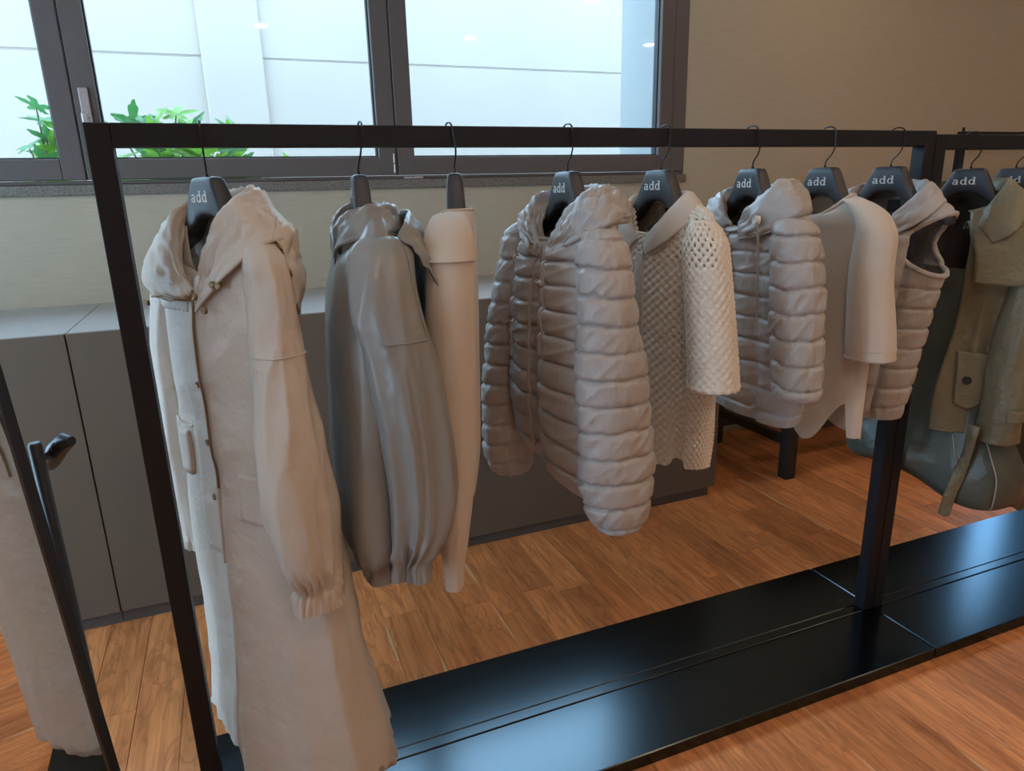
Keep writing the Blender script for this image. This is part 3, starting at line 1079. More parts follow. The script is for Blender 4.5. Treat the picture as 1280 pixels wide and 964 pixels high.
# hood folded behind the shoulders
sheet('hood', [
    [(-.150, -.052, 1.395), (-.06, -.074, 1.424), (.06, -.074, 1.424), (.150, -.044, 1.412), (.192, -.006, 1.378)],
    [(-.165, -.074, 1.36), (-.07, -.108, 1.390), (.07, -.108, 1.395), (.165, -.068, 1.385), (.204, -.020, 1.356)],
    [(-.165, -.080, 1.30), (-.07, -.118, 1.31), (.07, -.118, 1.31), (.165, -.078, 1.31), (.210, -.030, 1.31)],
    [(-.155, -.070, 1.24), (-.07, -.090, 1.22), (.07, -.090, 1.22), (.160, -.066, 1.23), (.206, -.028, 1.26)],
], M['parka'], R, .004, 60, 30, .006, (8, 4), 9)
# chest yoke flap on the far side with its snap
fl = body.patch('storm_flap', 1.335, 1.235, 1.75, 2.95, M['parka'], R, .006, 10, 20)
gtube('zip', body.path([(1.295, 1.53), (1.24, 1.50), (1.15, 1.47), (1.05, 1.45), (.95, 1.44), (.88, 1.44)], .005), .0028, M['zip_brass'], R)
gtube('zip', [(.012, .066, 1.262), (-.030, .078, 1.262), (-.075, .085, 1.268), (-.118, .088, 1.262)], .0024, M['zip_brass'], R)
pl = body.patch('placket', 1.27, .70, 1.56, 1.95, M['parka'], R, .006, 40, 8)
for z in (1.085, .96, .835):
    p, n = body.at(z, 1.72, .006)
    disc('snap', p, n, .0070, .004, M['brass'], R)
for p, n in (((-.128, .092, 1.250), (-.4, .9, 0)), ((.070, .090, 1.276), (.1, 1, .2)), ((.120, .078, 1.300), (.3, .9, .1)), ((.132, .074, 1.298), (.4, .9, .1)), ((.092, .086, 1.252), (.1, 1, 0))):
    disc('snap', p, n, .0065, .004, M['brass'], R)
pk = body.patch('pocket_flap', .97, .87, 2.05, 2.75, M['parka'], R, .006, 10, 14)
p, n = body.at(.89, 2.70, .013)
disc('snap', p, n, .006, .004, M['brass'], R)
body.patch('pocket_flap', .93, .83, 0.55, 1.12, M['parka'], R, .006, 10, 14)
p, n = body.at(.845, .72, .012)
disc('snap', p, n, .006, .004, M['brass'], R)
gtube('waist_seam', body.path([(.985, a) for a in (1.98, 2.3, 2.7, 3.1)], .003), .0022, M['parka'], R, 6)

# ================================================================== 2  grey satin jacket
R = garment(1, 'satin_jacket', 0.55, 'grey satin blouson with balloon sleeves and gathered cuffs, seen from its side', 'jacket')
body = Loft([(1.425, 0, -.012, .085, .040), (1.41, 0, -.012, .125, .045), (1.385, 0, -.012, .17, .055), (1.345, 0, -.008, .205, .075), (1.29, 0, -.005, .222, .086), (1.187, 0, .004, .23, .098), (1.0, 0, .015, .24, .098), (.92, 0, .024, .24, .092), (.83, 0, .032, .24, .084), (.745, 0, .038, .232, .074), (.715, 0, .04, .215, .060), (.698, 0, .04, .205, .052), (.672, 0, .04, .205, .054)],
            both(folds(.022, 8, 31, 1.3, .8, 1.2), creases(.003, 6, 7, 4), gather(.006, 24, .705, .03, 3), groove(1.5, .3, .02)), dip=(.10, .05), N=100, Mr=150)
body.build('body', M['satin'], R)
far = Sleeve([(1.39, -.15, -.01, .03, .03), (1.33, -.205, -.005, .055, .06), (1.22, -.235, .0, .06, .066), (1.0, -.26, .01, .062, .064), (.86, -.262, .02, .06, .06), (.75, -.262, .025, .05, .045), (.70, -.26, .03, .038, .032), (.665, -.26, .03, .040, .034)],
           both(folds(.014, 5, 42, 1.25, .8, 1.5), gather(.004, 16, .69, .03, 4)), N=56, Mr=100)
far.build('sleeve', M['satin'], R)
near = Sleeve([(1.40, .14, -.012, .03, .03), (1.388, .165, -.014, .05, .042), (1.355, .192, -.016, .056, .055), (1.297, .216, -.014, .062, .062), (1.226, .238, -.018, .062, .066), (1.167, .25, -.03, .06, .064), (1.076, .262, -.042, .064, .064), (.979, .268, -.050, .066, .064), (.878, .268, -.052, .067, .062), (.80, .266, -.044, .062, .054), (.752, .264, -.030, .050, .040), (.735, .262, -.024, .038, .031), (.722, .262, -.020, .036, .030), (.692, .262, -.018, .038, .032)],
            both(folds(.016, 5, 52, 1.3, .9, 1.3, .9), creases(.003, 25, 8, 4), gather(.005, 15, .752, .03, 5), gather(.0022, 22, .705, .02, 2)), N=88, Mr=150)
near.build('sleeve', M['satin'], R)
gtube('seam', near.path([(1.185, a) for a in (-2.4, -1.8, -1.2, -.6, 0, .5)], .0012), .0018, M['satin'], R, 6)
gtube('seam', near.path([(1.37, -.9), (1.30, -.95), (1.24, -1.0), (1.19, -1.05)], .0012), .0016, M['satin'], R, 6)
sheet('collar', [
    [(.010, .048, 1.33), (-.05, .042, 1.372), (-.082, .01, 1.408), (-.05, -.04, 1.415), (0, -.050, 1.418), (.05, -.04, 1.415), (.085, .005, 1.408), (.06, .040, 1.375), (.02, .050, 1.325)],
    [(-.004, .060, 1.345), (-.062, .054, 1.400), (-.098, .01, 1.432), (-.062, -.050, 1.428), (0, -.062, 1.428), (.070, -.050, 1.428), (.108, .0, 1.424), (.085, .052, 1.398), (.025, .062, 1.34)],
    [(-.022, .064, 1.318), (-.095, .062, 1.352), (-.140, .012, 1.382), (-.09, -.064, 1.384), (0, -.078, 1.380), (.11, -.062, 1.378), (.165, -.005, 1.372), (.112, .056, 1.350), (.032, .066, 1.312)],
], M['satin'], R, .004, 80, 18, .006, (10, 3), 14)
# hood hanging on the back
sheet('hood', [
    [(-.14, -.06, 1.40), (0, -.09, 1.415), (.13, -.075, 1.405), (.195, -.05, 1.375)],
    [(-.15, -.10, 1.33), (0, -.135, 1.33), (.13, -.125, 1.33), (.205, -.095, 1.32)],
    [(-.13, -.11, 1.22), (0, -.150, 1.18), (.13, -.145, 1.19), (.205, -.125, 1.23)],
    [(-.10, -.10, 1.16), (0, -.13, 1.13), (.12, -.135, 1.14), (.19, -.118, 1.18)],
], M['satin'], R, .004, 50, 24, .008, (6, 4), 19)

# ================================================================== 3  fine knit top
R = garment(2, 'knit_top', 0.60, 'narrow cream fine knit top with long plain sleeves, turned edge on', 'sweater')
body = Loft([(1.412, 0, .008, .095, .042), (1.403, 0, .010, .135, .046), (1.385, 0, .011, .172, .050), (1.35, 0, .010, .199, .050), (1.294, 0, .014, .205, .055), (1.168, 0, .020, .21, .060), (.978, 0, .026, .21, .062), (.88, 0, .027, .21, .058), (.81, 0, .029, .205, .050), (.785, 0, .030, .20, .046)],
            both(folds(.012, 7, 61, 1.25, .9, .8), creases(.001, 2, 8, 4)), dip=(.03, .03), N=84, Mr=110)
body.build('body', M['knit'], R)
for nm, sg, ofs in (('far', -1, .0), ('near', 1, .0)):
    sl = Sleeve([(1.395, sg * .14, .002, .03, .03), (1.372, sg * .172, .004, .045, .042), (1.345, sg * .198, .008, .050, .050), (1.322, sg * .214, .010, .054, .052), (1.312, sg * .218, .009, .050, .047), (1.211, sg * .234, .012, .05, .048), (1.051, sg * .24, .016, .05, .047), (.879, sg * .24, .019, .045, .038), (.733, sg * .24, .026, .040, .027), (.69, sg * .24, .028, .036, .023), (.665, sg * .24, .029, .033, .020), (.62, sg * .24, .030, .032, .0185)],
              both(folds(.007, 5, 71 + sg, 1.25, .9, .8), creases(.0008, 3, 8, 4)), True, N=60, Mr=120)
    sl.build('sleeve', M['knit'], R)
gtube('shoulder_seam', sl.path([(1.316, a) for a in (-1.9, -1.2, -.6, 0, .6, 1.2, 1.9)], .002), .0022, M['knit'], R, 6)
gtube('neckband', [tuple(body.ev(0.0, a)) for a in np.linspace(0, TAU, 41)], .0035, M['knit'], R, 10)

# ================================================================== 4  silver puffer with hood
R = garment(3, 'puffer_jacket', 0.66, 'long sleeved silver grey puffer jacket with hood and drawcords, largest of the quilted ones', 'jacket', None)
body = Loft([(1.425, 0, -.006, .085, .046), (1.405, 0, -.004, .13, .052), (1.38, 0, .0, .175, .060), (1.33, 0, .008, .205, .070), (1.242, 0, .016, .222, .074), (1.148, 0, .020, .23, .076), (1.05, 0, .022, .235, .078), (.95, 0, .024, .238, .076), (.86, 0, .024, .236, .070), (.82, 0, .024, .226, .058), (.80, 0, .024, .215, .048)],
            both(quilt(.0565, .0105, 1.30, 5), groove(1.57, .16, .035), groove(2.5, .10, .008)), dip=(.10, .05), hem=lambda ph: -0.035 * np.cos(ph) - .01 * np.sin(ph), N=150, Mr=210)
body.build('body', M['puff'], R)
far = Sleeve([(1.385, -.15, .01, .03, .03), (1.35, -.185, .022, .05, .045), (1.30, -.20, .030, .055, .052), (1.219, -.222, .041, .06, .058), (1.11, -.238, .053, .06, .064), (.997, -.247, .062, .06, .066), (.88, -.252, .069, .06, .067), (.76, -.252, .070, .06, .066), (.70, -.252, .067, .052, .056), (.672, -.252, .064, .036, .038), (.668, -.252, .064, .02, .02)],
           both(quilt(.0565, .009, 1.28, 15), creases(.002, 3, 9, 4)), N=76, Mr=150)
far.build('sleeve', M['puff'], R)
near = Sleeve([(1.40, .14, .0, .03, .025), (1.388, .165, .004, .05, .034), (1.36, .19, .010, .055, .042), (1.313, .21, .014, .06, .046), (1.264, .222, .014, .06, .050), (1.182, .235, .014, .06, .056), (1.098, .245, .009, .060, .068), (1.01, .25, .005, .060, .076), (.90, .255, .0, .060, .079), (.824, .256, -.003, .060, .077), (.755, .256, -.007, .058, .068), (.715, .256, -.010, .050, .052), (.697, .256, -.011, .034, .034), (.694, .256, -.011, .02, .02)],
            both(quilt(.0575, .0105, 1.345, 25), creases(.0022, 13, 9, 4)), N=110, Mr=190)
near.build('sleeve', M['puff'], R)
sheet('hood', [
    [(.004, .050, 1.300), (-.05, .045, 1.345), (-.085, .010, 1.398), (-.055, -.040, 1.418), (0, -.052, 1.422), (.055, -.040, 1.418), (.088, .006, 1.398), (.062, .044, 1.350), (.020, .052, 1.290)],
    [(-.020, .068, 1.322), (-.082, .056, 1.385), (-.100, .012, 1.432), (-.066, -.060, 1.450), (0, -.078, 1.452), (.070, -.060, 1.455), (.108, .006, 1.440), (.095, .054, 1.395), (.045, .070, 1.308)],
    [(-.035, .078, 1.325), (-.110, .068, 1.382), (-.135, .014, 1.425), (-.085, -.088, 1.440), (0, -.112, 1.438), (.095, -.088, 1.445), (.150, .0, 1.430), (.135, .060, 1.378), (.060, .080, 1.312)],
    [(-.030, .080, 1.305), (-.125, .072, 1.358), (-.160, .016, 1.395), (-.110, -.100, 1.400), (0, -.128, 1.395), (.125, -.100, 1.398), (.195, -.006, 1.390), (.160, .062, 1.345), (.062, .082, 1.295)],
    [(-.020, .074, 1.298), (-.110, .070, 1.340), (-.150, .016, 1.375), (-.105, -.088, 1.375), (0, -.110, 1.370), (.120, -.088, 1.375), (.190, -.006, 1.370), (.155, .060, 1.325), (.055, .076, 1.285)],
], M['puff'], R, .006, 100, 34, .008, (15, 6), 24)
gtube('zip', body.path([(1.345, 1.585), (1.28, 1.58), (1.2, 1.58), (1.1, 1.58), (1.0, 1.58), (.9, 1.58), (.83, 1.58)], .002), .0042, M['puff_zip'], R)
for a in (1.46, 1.70):
    gtube('zip_tape', body.path([(1.345, a), (1.25, a), (1.1, a), (.95, a), (.83, a)], .001), .0045, M['puff'], R)
z_, n_ = body.at(1.33, 1.60, .006)
gtube('zip_pull', [tuple(z_ + np.array([0, .004, .004])), tuple(z_ + np.array([0, .006, -.012])), tuple(z_ + np.array([0, .006, -.034]))], .0028, M['puff_zip'], R)
for pts in ([(1.345, 2.02), (1.28, 2.04), (1.2, 2.03), (1.1, 2.02), (1.06, 2.02)], [(1.34, 1.22), (1.28, 1.2), (1.2, 1.2), (1.14, 1.21), (1.09, 1.22)]):
    gtube('drawcord', body.path(pts, .008), .0026, M['cord'], R)
body.patch('pocket_zip', 1.13, .88, 2.50, 2.66, M['puff_zip'], R, .008, 24, 6)
p, n = body.at(1.255, 1.22, .010)
disc('cord_lock', p, n, .008, .010, M['puff_zip'], R)
p = np.array([0, -.050, 1.375])
b_ = MB().box(-.018, .018, .044, .046, 1.375 - .66, 1.40 - .66)
b_.build('neck_label', M['tag'], R, smooth=False)

# ================================================================== 5  crochet polo
R = garment(4, 'crochet_top', 0.68, 'cream crochet polo top with open stitches and short wide sleeves', 'top')


def crochet_d(amp, k, h):
    def d(ph, z, s):
        return amp * np.cos(ph * k) * np.cos(TAU * z / h)
    return d


def crochet_holes(k0, h, zones, lim=-.70):
    """Open stitches: the hollows of the diamond lattice are left out of the mesh inside the given zones."""
    def f(ph, z, i, k):
        zone = np.zeros(np.broadcast(ph, z).shape, bool)
        for (p0, p1, za, zb_) in zones:
            x = (ph - p0) % TAU
            zone |= (x < (p1 - p0)) & (z > za) & (z < zb_)
        return zone & (np.cos(ph * k0) * np.cos(TAU * z / h) < lim)
    return f


body = Loft([(1.418, 0, -.004, .085, .040), (1.408, 0, -.004, .125, .045), (1.388, 0, -.002, .172, .050), (1.35, 0, .0, .199, .052), (1.32, 0, .0, .202, .055), (1.25, 0, .0, .202, .058), (1.1, 0, -.002, .204, .060), (.93, 0, -.006, .202, .060), (.84, 0, -.010, .198, .058), (.785, 0, -.012, .194, .056), (.776, 0, -.012, .194, .056)],
            both(folds(.012, 7, 81, 1.25, .85, 1.0), crochet_d(.0026, 42, .021)), dip=(.09, .045), hem=lambda ph: -.022 * np.sin(ph) ** 2 + .026 * np.exp(-((ph - .80) / .16) ** 4), N=294, Mr=240)
body.build('body', M['crochet'], R, .003, holes=crochet_holes(42, .021, [(1.62, 1.95, .95, 1.24), (.75, .95, 1.06, 1.22), (.2, .8, .80, .88), (.1, 1.05, 1.28, 1.40)]))
for sg in (-1, 1):
    sl = Sleeve([(1.40, sg * .13, .0, .03, .025), (1.39, sg * .155, .004, .05, .036), (1.365, sg * .183, .012, .055, .044), (1.32, sg * .205, .018, .062, .048), (1.25, sg * .222, .020, .066, .050), (1.15, sg * .236, .018, .067, .052), (1.07, sg * .244, .014, .067, .053), (1.015, sg * .248, .012, .068, .054), (1.005, sg * .248, .012, .070, .056), (.998, sg * .248, .012, .068, .054)],
              both(folds(.006, 5, 91 + sg, 1.25, 1.0, 1.0), crochet_d(.0019, 18, .021)), N=144, Mr=150)
    sl.build('sleeve', M['crochet'], R, .003, holes=crochet_holes(18, .021, [(.2, 2.2, 1.27, 1.385)]))
sheet('collar', [
    [(.004, .046, 1.312), (-.045, .040, 1.348), (-.084, .008, 1.396), (-.055, -.034, 1.408), (0, -.044, 1.410), (.055, -.034, 1.408), (.084, .008, 1.396), (.045, .042, 1.348), (.004, .048, 1.312)],
    [(-.004, .054, 1.325), (-.060, .048, 1.372), (-.092, .010, 1.428), (-.060, -.044, 1.434), (0, -.056, 1.434), (.060, -.044, 1.434), (.098, .008, 1.428), (.066, .050, 1.372), (.014, .056, 1.325)],
    [(-.020, .060, 1.318), (-.082, .054, 1.360), (-.118, .010, 1.408), (-.075, -.056, 1.412), (0, -.070, 1.410), (.080, -.056, 1.412), (.128, .006, 1.408), (.092, .056, 1.355), (.024, .062, 1.312)],
    [(-.045, .062, 1.296), (-.104, .056, 1.336), (-.134, .010, 1.385), (-.082, -.060, 1.388), (0, -.074, 1.385), (.090, -.060, 1.388), (.146, .004, 1.386), (.108, .058, 1.330), (.034, .064, 1.290)],
], M['jersey'], R, .004, 80, 18, .0015, (8, 3), 34)
body.patch('placket', 1.30, 1.10, 1.46, 1.62, M['jersey'], R, .004, 20, 6)
MB().box(-.020, .012, .036, .038, 1.372 - .68, 1.398 - .68).build('neck_label', M['tag'], R, smooth=False)

# ================================================================== 6  half zip puffer
R = garment(5, 'puffer_jacket', 0.77, 'smaller silver puffer jacket with half zip and single round cord lock', 'jacket', None)
body = Loft([(1.42, 0, -.012, .085, .042), (1.40, 0, -.012, .13, .046), (1.375, 0, -.012, .175, .052), (1.33, 0, -.012, .205, .058), (1.25, 0, -.013, .22, .060), (1.1, 0, -.015, .226, .060), (.97, 0, -.018, .228, .058), (.91, 0, -.02, .224, .054), (.882, 0, -.02, .216, .046), (.868, 0, -.02, .21, .042)],
            both(quilt(.056, .009, 1.29, 35), groove(1.05, .12, .012)), dip=(.08, .05), hem=lambda ph: -.030 * np.maximum(0, np.sin(ph)) - .01 * np.cos(2 * ph), N=150, Mr=190)
body.build('body', M['puff'], R)
for sg in (-1, 1):
    sl = Sleeve([(1.40, sg * .14, -.01, .03, .025), (1.388, sg * .165, -.008, .05, .036), (1.36, sg * .188, .0, .055, .044), (1.31, sg * .21, .006, .06, .048), (1.23, sg * .226, .004, .062, .050), (1.13, sg * .237, .0, .062, .051), (1.03, sg * .242, -.004, .062, .051), (.965, sg * .245, -.006, .060, .048), (.94, sg * .245, -.006, .052, .040), (.935, sg * .245, -.006, .03, .02)],
              both(quilt(.060, .0095, 1.33, 45 + sg), creases(.003, 33, 10, 4)), N=96, Mr=160)
    sl.build('sleeve', M['puff'], R)
sheet('hood', [
    [(.006, .036, 1.325), (-.045, .034, 1.355), (-.082, .008, 1.396), (-.055, -.042, 1.414), (0, -.052, 1.416), (.055, -.042, 1.414), (.085, .004, 1.396), (.055, .036, 1.358), (.014, .038, 1.325)],
    [(-.006, .050, 1.350), (-.062, .046, 1.395), (-.098, .010, 1.432), (-.068, -.060, 1.446), (0, -.074, 1.448), (.070, -.060, 1.455), (.102, .004, 1.452), (.080, .046, 1.405), (.028, .052, 1.352)],
    [(-.030, .058, 1.345), (-.098, .054, 1.388), (-.135, .010, 1.418), (-.085, -.084, 1.430), (0, -.104, 1.430), (.095, -.084, 1.438), (.150, .0, 1.430), (.120, .050, 1.385), (.045, .060, 1.345)],
    [(-.026, .060, 1.325), (-.110, .058, 1.360), (-.155, .010, 1.392), (-.105, -.092, 1.392), (0, -.116, 1.388), (.120, -.092, 1.395), (.192, -.004, 1.388), (.142, .052, 1.348), (.046, .062, 1.322)],
    [(-.020, .054, 1.318), (-.100, .054, 1.345), (-.145, .010, 1.375), (-.10, -.082, 1.370), (0, -.104, 1.365), (.115, -.082, 1.372), (.185, -.004, 1.370), (.135, .048, 1.332), (.042, .056, 1.314)],
], M['puff'], R, .006, 90, 30, .006, (13, 5), 54)
gtube('zip', body.path([(1.34, 1.62), (1.29, 1.56), (1.23, 1.48), (1.19, 1.46)], .003), .0036, M['puff_zip'], R)
p, n = body.at(1.335, 1.62, .008)
gtube('zip_pull', [tuple(p), tuple(p + np.array([0, .003, -.014])), tuple(p + np.array([0, .003, -.030]))], .0028, M['puff_zip'], R)
gtube('drawcord', [(.126, .068, 1.362), (.130, .062, 1.30), (.134, .060, 1.22), (.137, .058, 1.16), (.139, .058, 1.118)], .0027, M['cord'], R)
disc('cord_lock', np.array([.126, .066, 1.364]), np.array([-.1, 1, .15]), .0115, .010, M['print_'], R)
p, n = body.at(.90, 1.02, .010)
disc('cord_lock', p, n, .008, .008, M['cord'], R)

# ================================================================== 7  white jersey top
R = garment(6, 'jersey_top', 0.70, 'white jersey top with elbow sleeves and a slit side hem', 'top')
body = Loft([(1.414, 0, -.004, .095, .038), (1.405, 0, -.003, .13, .042), (1.387, 0, -.002, .168, .046), (1.352, 0, .0, .197, .050), (1.32, 0, .0, .200, .050), (1.25, 0, .0, .197, .052), (1.06, 0, -.002, .20, .054), (.93, 0, -.002, .202, .056), (.83, 0, -.002, .204, .058), (.800, 0, -.002, .204, .058)],
            both(folds(.012, 6, 101, 1.25, .85, .8), creases(.001, 43, 7, 4)), dip=(.055, .03), hem=lambda ph: .075 * sstep(ph, .50, .56) * sstep(-ph, -1.1, -.56) - .055 * np.exp(-((ph - 1.25) / .28) ** 2) - .02 * sstep(-ph, -.55, -.45) - .03 * sstep(ph, 4.6, 5.2), N=120, Mr=140)
body.build('body', M['jersey'], R)
for sg in (-1, 1):
    sl = Sleeve([(1.395, sg * .12, .0, .03, .025), (1.382, sg * .145, .002, .048, .036), (1.355, sg * .168, .008, .054, .046), (1.309, sg * .19, .012, .060, .050), (1.213, sg * .21, .016, .065, .054), (1.114, sg * .222, .016, .067, .056), (1.035, sg * .230, .014, .068, .057), (1.008, sg * .232, .014, .068, .057)],
              both(folds(.007, 5, 111 + sg, 1.25, 1.02, 1.0), creases(.0015, 53, 9, 4)), True, N=84, Mr=100)
    sl.build('sleeve', M['jersey'], R)
for z in (1.036, 1.012):
    gtube('hem_seam', sl.path([(z, a) for a in np.linspace(-2.2, 2.6, 12)], .0008), .0011, M['jersey'], R, 6)
gtube('neckband', [tuple(body.ev(0.0, a)) for a in np.linspace(0, TAU, 49)], .006, M['jersey'], R, 10)

# ================================================================== 8  quilted vest
R = garment(7, 'puffer_vest', 0.74, 'sleeveless quilted vest with hood, silver grey, last on the near rack', 'vest')
body = Loft([(1.42, 0, -.008, .085, .042), (1.405, 0, -.008, .13, .046), (1.387, 0, -.006, .160, .052), (1.362, 0, -.004, .178, .058), (1.32, 0, -.003, .182, .062), (1.26, 0, -.002, .180, .066), (1.18, -.004, .0, .178, .068), (1.06, -.014, .0, .168, .068), (.93, -.026, .0, .162, .066), (.83, -.036, .0, .158, .064), (.785, -.04, .0, .155, .058), (.775, -.04, .0, .152, .054)],
            both(quilt(.058, .008, 1.16, 65), groove(.95, .10, .012)), dip=(.09, .05), hem=lambda ph: -.015 * np.sin(ph), N=180, Mr=190)


def arm_hole(ph, z, i, k):
    x = (ph - 0.12 + math.pi) % TAU - math.pi
    return ((x / 0.98) ** 2 + ((z - 1.278) / 0.082) ** 2 < 1)


body.build('body', M['puff'], R, holes=arm_hole)
rim = []
for a in np.linspace(0, TAU, 61):
    p, n = body.at(1.278 + .084 * math.sin(a), 0.12 + 1.0 * math.cos(a), .001)
    rim.append(tuple(p))
gtube('armhole_binding', rim, .0075, M['puff'], R, 8)
inner = Loft([(1.40, 0, -.008, .10, .03), (1.36, 0, -.006, .14, .036), (1.28, 0, -.004, .155, .042), (1.15, 0, .0, .158, .046), (1.0, -.01, 0, .152, .046)], creases(.003, 5, 12, 5), dip=(.09, .05), N=60, Mr=50)


def inner_hole(ph, z, i, k):
    x = (ph - 0.12 + math.pi) % TAU - math.pi
    return ((x / 1.15) ** 2 + ((z - 1.278) / 0.09) ** 2 < 1)


inner.build('lining', M['puff_dark'], R, holes=inner_hole)
body.patch('side_panel', 1.31, .80, .98, 1.20, M['puff'], R, .010, 40, 6)
sheet('hood', [
    [(.010, .046, 1.312), (-.045, .042, 1.352), (-.084, .008, 1.398), (-.055, -.040, 1.416), (0, -.050, 1.418), (.055, -.040, 1.416), (.088, .004, 1.398), (.058, .040, 1.350), (.018, .048, 1.305)],
    [(-.006, .058, 1.335), (-.066, .052, 1.388), (-.100, .010, 1.430), (-.066, -.058, 1.444), (0, -.070, 1.446), (.068, -.058, 1.446), (.100, .004, 1.436), (.078, .050, 1.382), (.026, .060, 1.325)],
    [(-.025, .064, 1.330), (-.096, .060, 1.378), (-.130, .010, 1.415), (-.080, -.080, 1.424), (0, -.098, 1.424), (.085, -.080, 1.428), (.130, .0, 1.420), (.108, .056, 1.365), (.036, .066, 1.315)],
    [(-.030, .066, 1.305), (-.105, .062, 1.345), (-.142, .010, 1.388), (-.092, -.086, 1.390), (0, -.106, 1.388), (.098, -.086, 1.392), (.156, -.002, 1.388), (.122, .058, 1.335), (.036, .068, 1.292)],
], M['puff'], R, .006, 80, 26, .004, (11, 4), 64)
MB().box(-.016, .020, .034, .036, 1.362 - .74, 1.396 - .74).build('neck_label', M['tag'], R, smooth=False)

# ================================================================== 9  olive trench
R = garment(8, 'trench_coat', 0.42, 'olive green cape trench coat with cuff straps over a long dark layer', 'coat')
long_ = Loft([(1.19, .0, -.008, .175, .064), (1.1, .0, -.005, .185, .072), (.9, .0, .0, .195, .080), (.74, .005, .0, .205, .088), (.66, .018, .0, .238, .110), (.60, .03, .0, .26, .125), (.53, .03, .0, .262, .13), (.505, .03, .0, .25, .12)],
             both(folds(.026, 8, 121, 1.1, .6, 1.2), creases(.006, 63, 9, 5)), hem=lambda ph: -.05 * np.cos(ph) + .015 * np.sin(4 * ph), N=110, Mr=120)
long_.build('long_layer', M['teal'], R)
body = Loft([(1.42, 0, -.008, .085, .046), (1.40, 0, -.008, .13, .052), (1.375, 0, -.006, .175, .062), (1.33, 0, .0, .20, .074), (1.25, 0, .004, .21, .084), (1.1, .0, .006, .202, .090), (.9, .0, .010, .202, .102), (.72, .0, .012, .206, .112), (.695, .0, .012, .207, .114)],
            both(folds(.026, 8, 131, 1.25, .85, 1.0, .9), creases(.004, 73, 9, 5)), dip=(.12, .05, 2), N=150, Mr=130,
            span=(lambda z: 1.95 + .55 * sstep(-z, -1.36, -1.1), lambda z: 1.42 - .10 * sstep(-z, -1.40, -1.25) + .14 * sstep(-z, -1.1, -.75) + TAU))

body.build('body', M['olive'], R, .003)
near = Sleeve([(1.40, .14, .0, .03, .025), (1.385, .165, .004, .05, .036), (1.35, .19, .010, .058, .046), (1.29, .212, .012, .060, .052), (1.2, .218, .024, .060, .052), (1.05, .220, .044, .060, .050), (.9, .218, .058, .061, .050), (.78, .214, .062, .061, .049), (.685, .212, .062, .060, .048)],
            both(folds(.014, 5, 141, 1.25, .85, 1.4), creases(.006, 83, 9, 4)), N=80, Mr=120)
near.build('sleeve', M['olive'], R, .003)
far = Sleeve([(1.40, -.14, .0, .03, .025), (1.35, -.19, .010, .058, .046), (1.2, -.228, .01, .068, .058), (.9, -.25, .005, .07, .062), (.70, -.252, .0, .070, .058)],
           both(folds(.014, 5, 151, 1.25, .85, 1.4), creases(.006, 93, 10, 4)), N=60, Mr=80)
far.build('sleeve', M['olive'], R, .003)
# cape over the shoulders
cape = Loft([(1.405, .0, -.006, .12, .055), (1.385, .0, -.004, .175, .068), (1.345, .0, .0, .218, .086), (1.28, .0, .004, .245, .104), (1.21, .0, .006, .265, .122), (1.165, .0, .006, .275, .130)],
            both(folds(.014, 7, 161, 1.35, 1.2, 2.0), creases(.006, 23, 11, 5)), dip=(.05, .05, 2), hem=lambda ph: -.012 * np.sin(2 * ph), N=110, Mr=60,
            span=(lambda z: 2.15 + .25 * sstep(-z, -1.36, -1.2), lambda z: 1.38 - .12 * sstep(-z, -1.36, -1.2) + TAU))

cape.build('cape', M['olive'], R, .003)
gtube('cape_seam', cape.path([(1.172, a) for a in np.linspace(-1.6, 1.25, 14)], .002), .0012, M['olive'], R, 6)
sheet('collar', [
    [(.030, .060, 1.305), (.060, .050, 1.352), (.085, .012, 1.398), (.055, -.042, 1.414), (0, -.052, 1.416), (-.055, -.042, 1.414), (-.085, .012, 1.398), (-.062, .048, 1.350), (-.045, .060, 1.300)],
    [(.050, .074, 1.318), (.082, .060, 1.372), (.100, .012, 1.436), (.064, -.056, 1.446), (0, -.070, 1.448), (-.064, -.056, 1.446), (-.100, .012, 1.430), (-.080, .058, 1.375), (-.060, .074, 1.315)],
    [(.072, .092, 1.310), (.112, .078, 1.355), (.132, .012, 1.418), (.080, -.076, 1.420), (0, -.092, 1.420), (-.080, -.076, 1.420), (-.126, .012, 1.405), (-.104, .066, 1.352), (-.085, .086, 1.300)],
    [(.112, .106, 1.268), (.160, .092, 1.305), (.172, .010, 1.375), (.100, -.088, 1.378), (0, -.104, 1.376), (-.100, -.088, 1.378), (-.150, .012, 1.365), (-.125, .072, 1.318), (-.110, .088, 1.275)],
], M['olive'], R, .004, 90, 22, .003, (9, 4), 74)
sheet('neck_facing', [
    [(-.085, .006, 1.392), (-.05, -.038, 1.408), (0, -.046, 1.41), (.05, -.038, 1.408), (.085, .006, 1.392)],
    [(-.10, .006, 1.30), (-.05, -.036, 1.30), (0, -.042, 1.30), (.05, -.036, 1.30), (.10, .006, 1.30)],
    [(-.14, .010, 1.10), (-.05, -.030, 1.10), (0, -.036, 1.10), (.05, -.030, 1.10), (.14, .010, 1.10)],
], M['dark_lining'], R, .002, 30, 12, .001)
nl = MB().box(-.056, -.006, .026, .028, 1.325 - .42, 1.375 - .42).build('neck_label', M['tag'], R, smooth=False)
lt = letters(20.5)
link('printed_word', [(x * .36 - .030, y + .0252, z * .36 + 1.346 - .42) for x, y, z in lt.v], lt.f, M['print_'], nl, False)
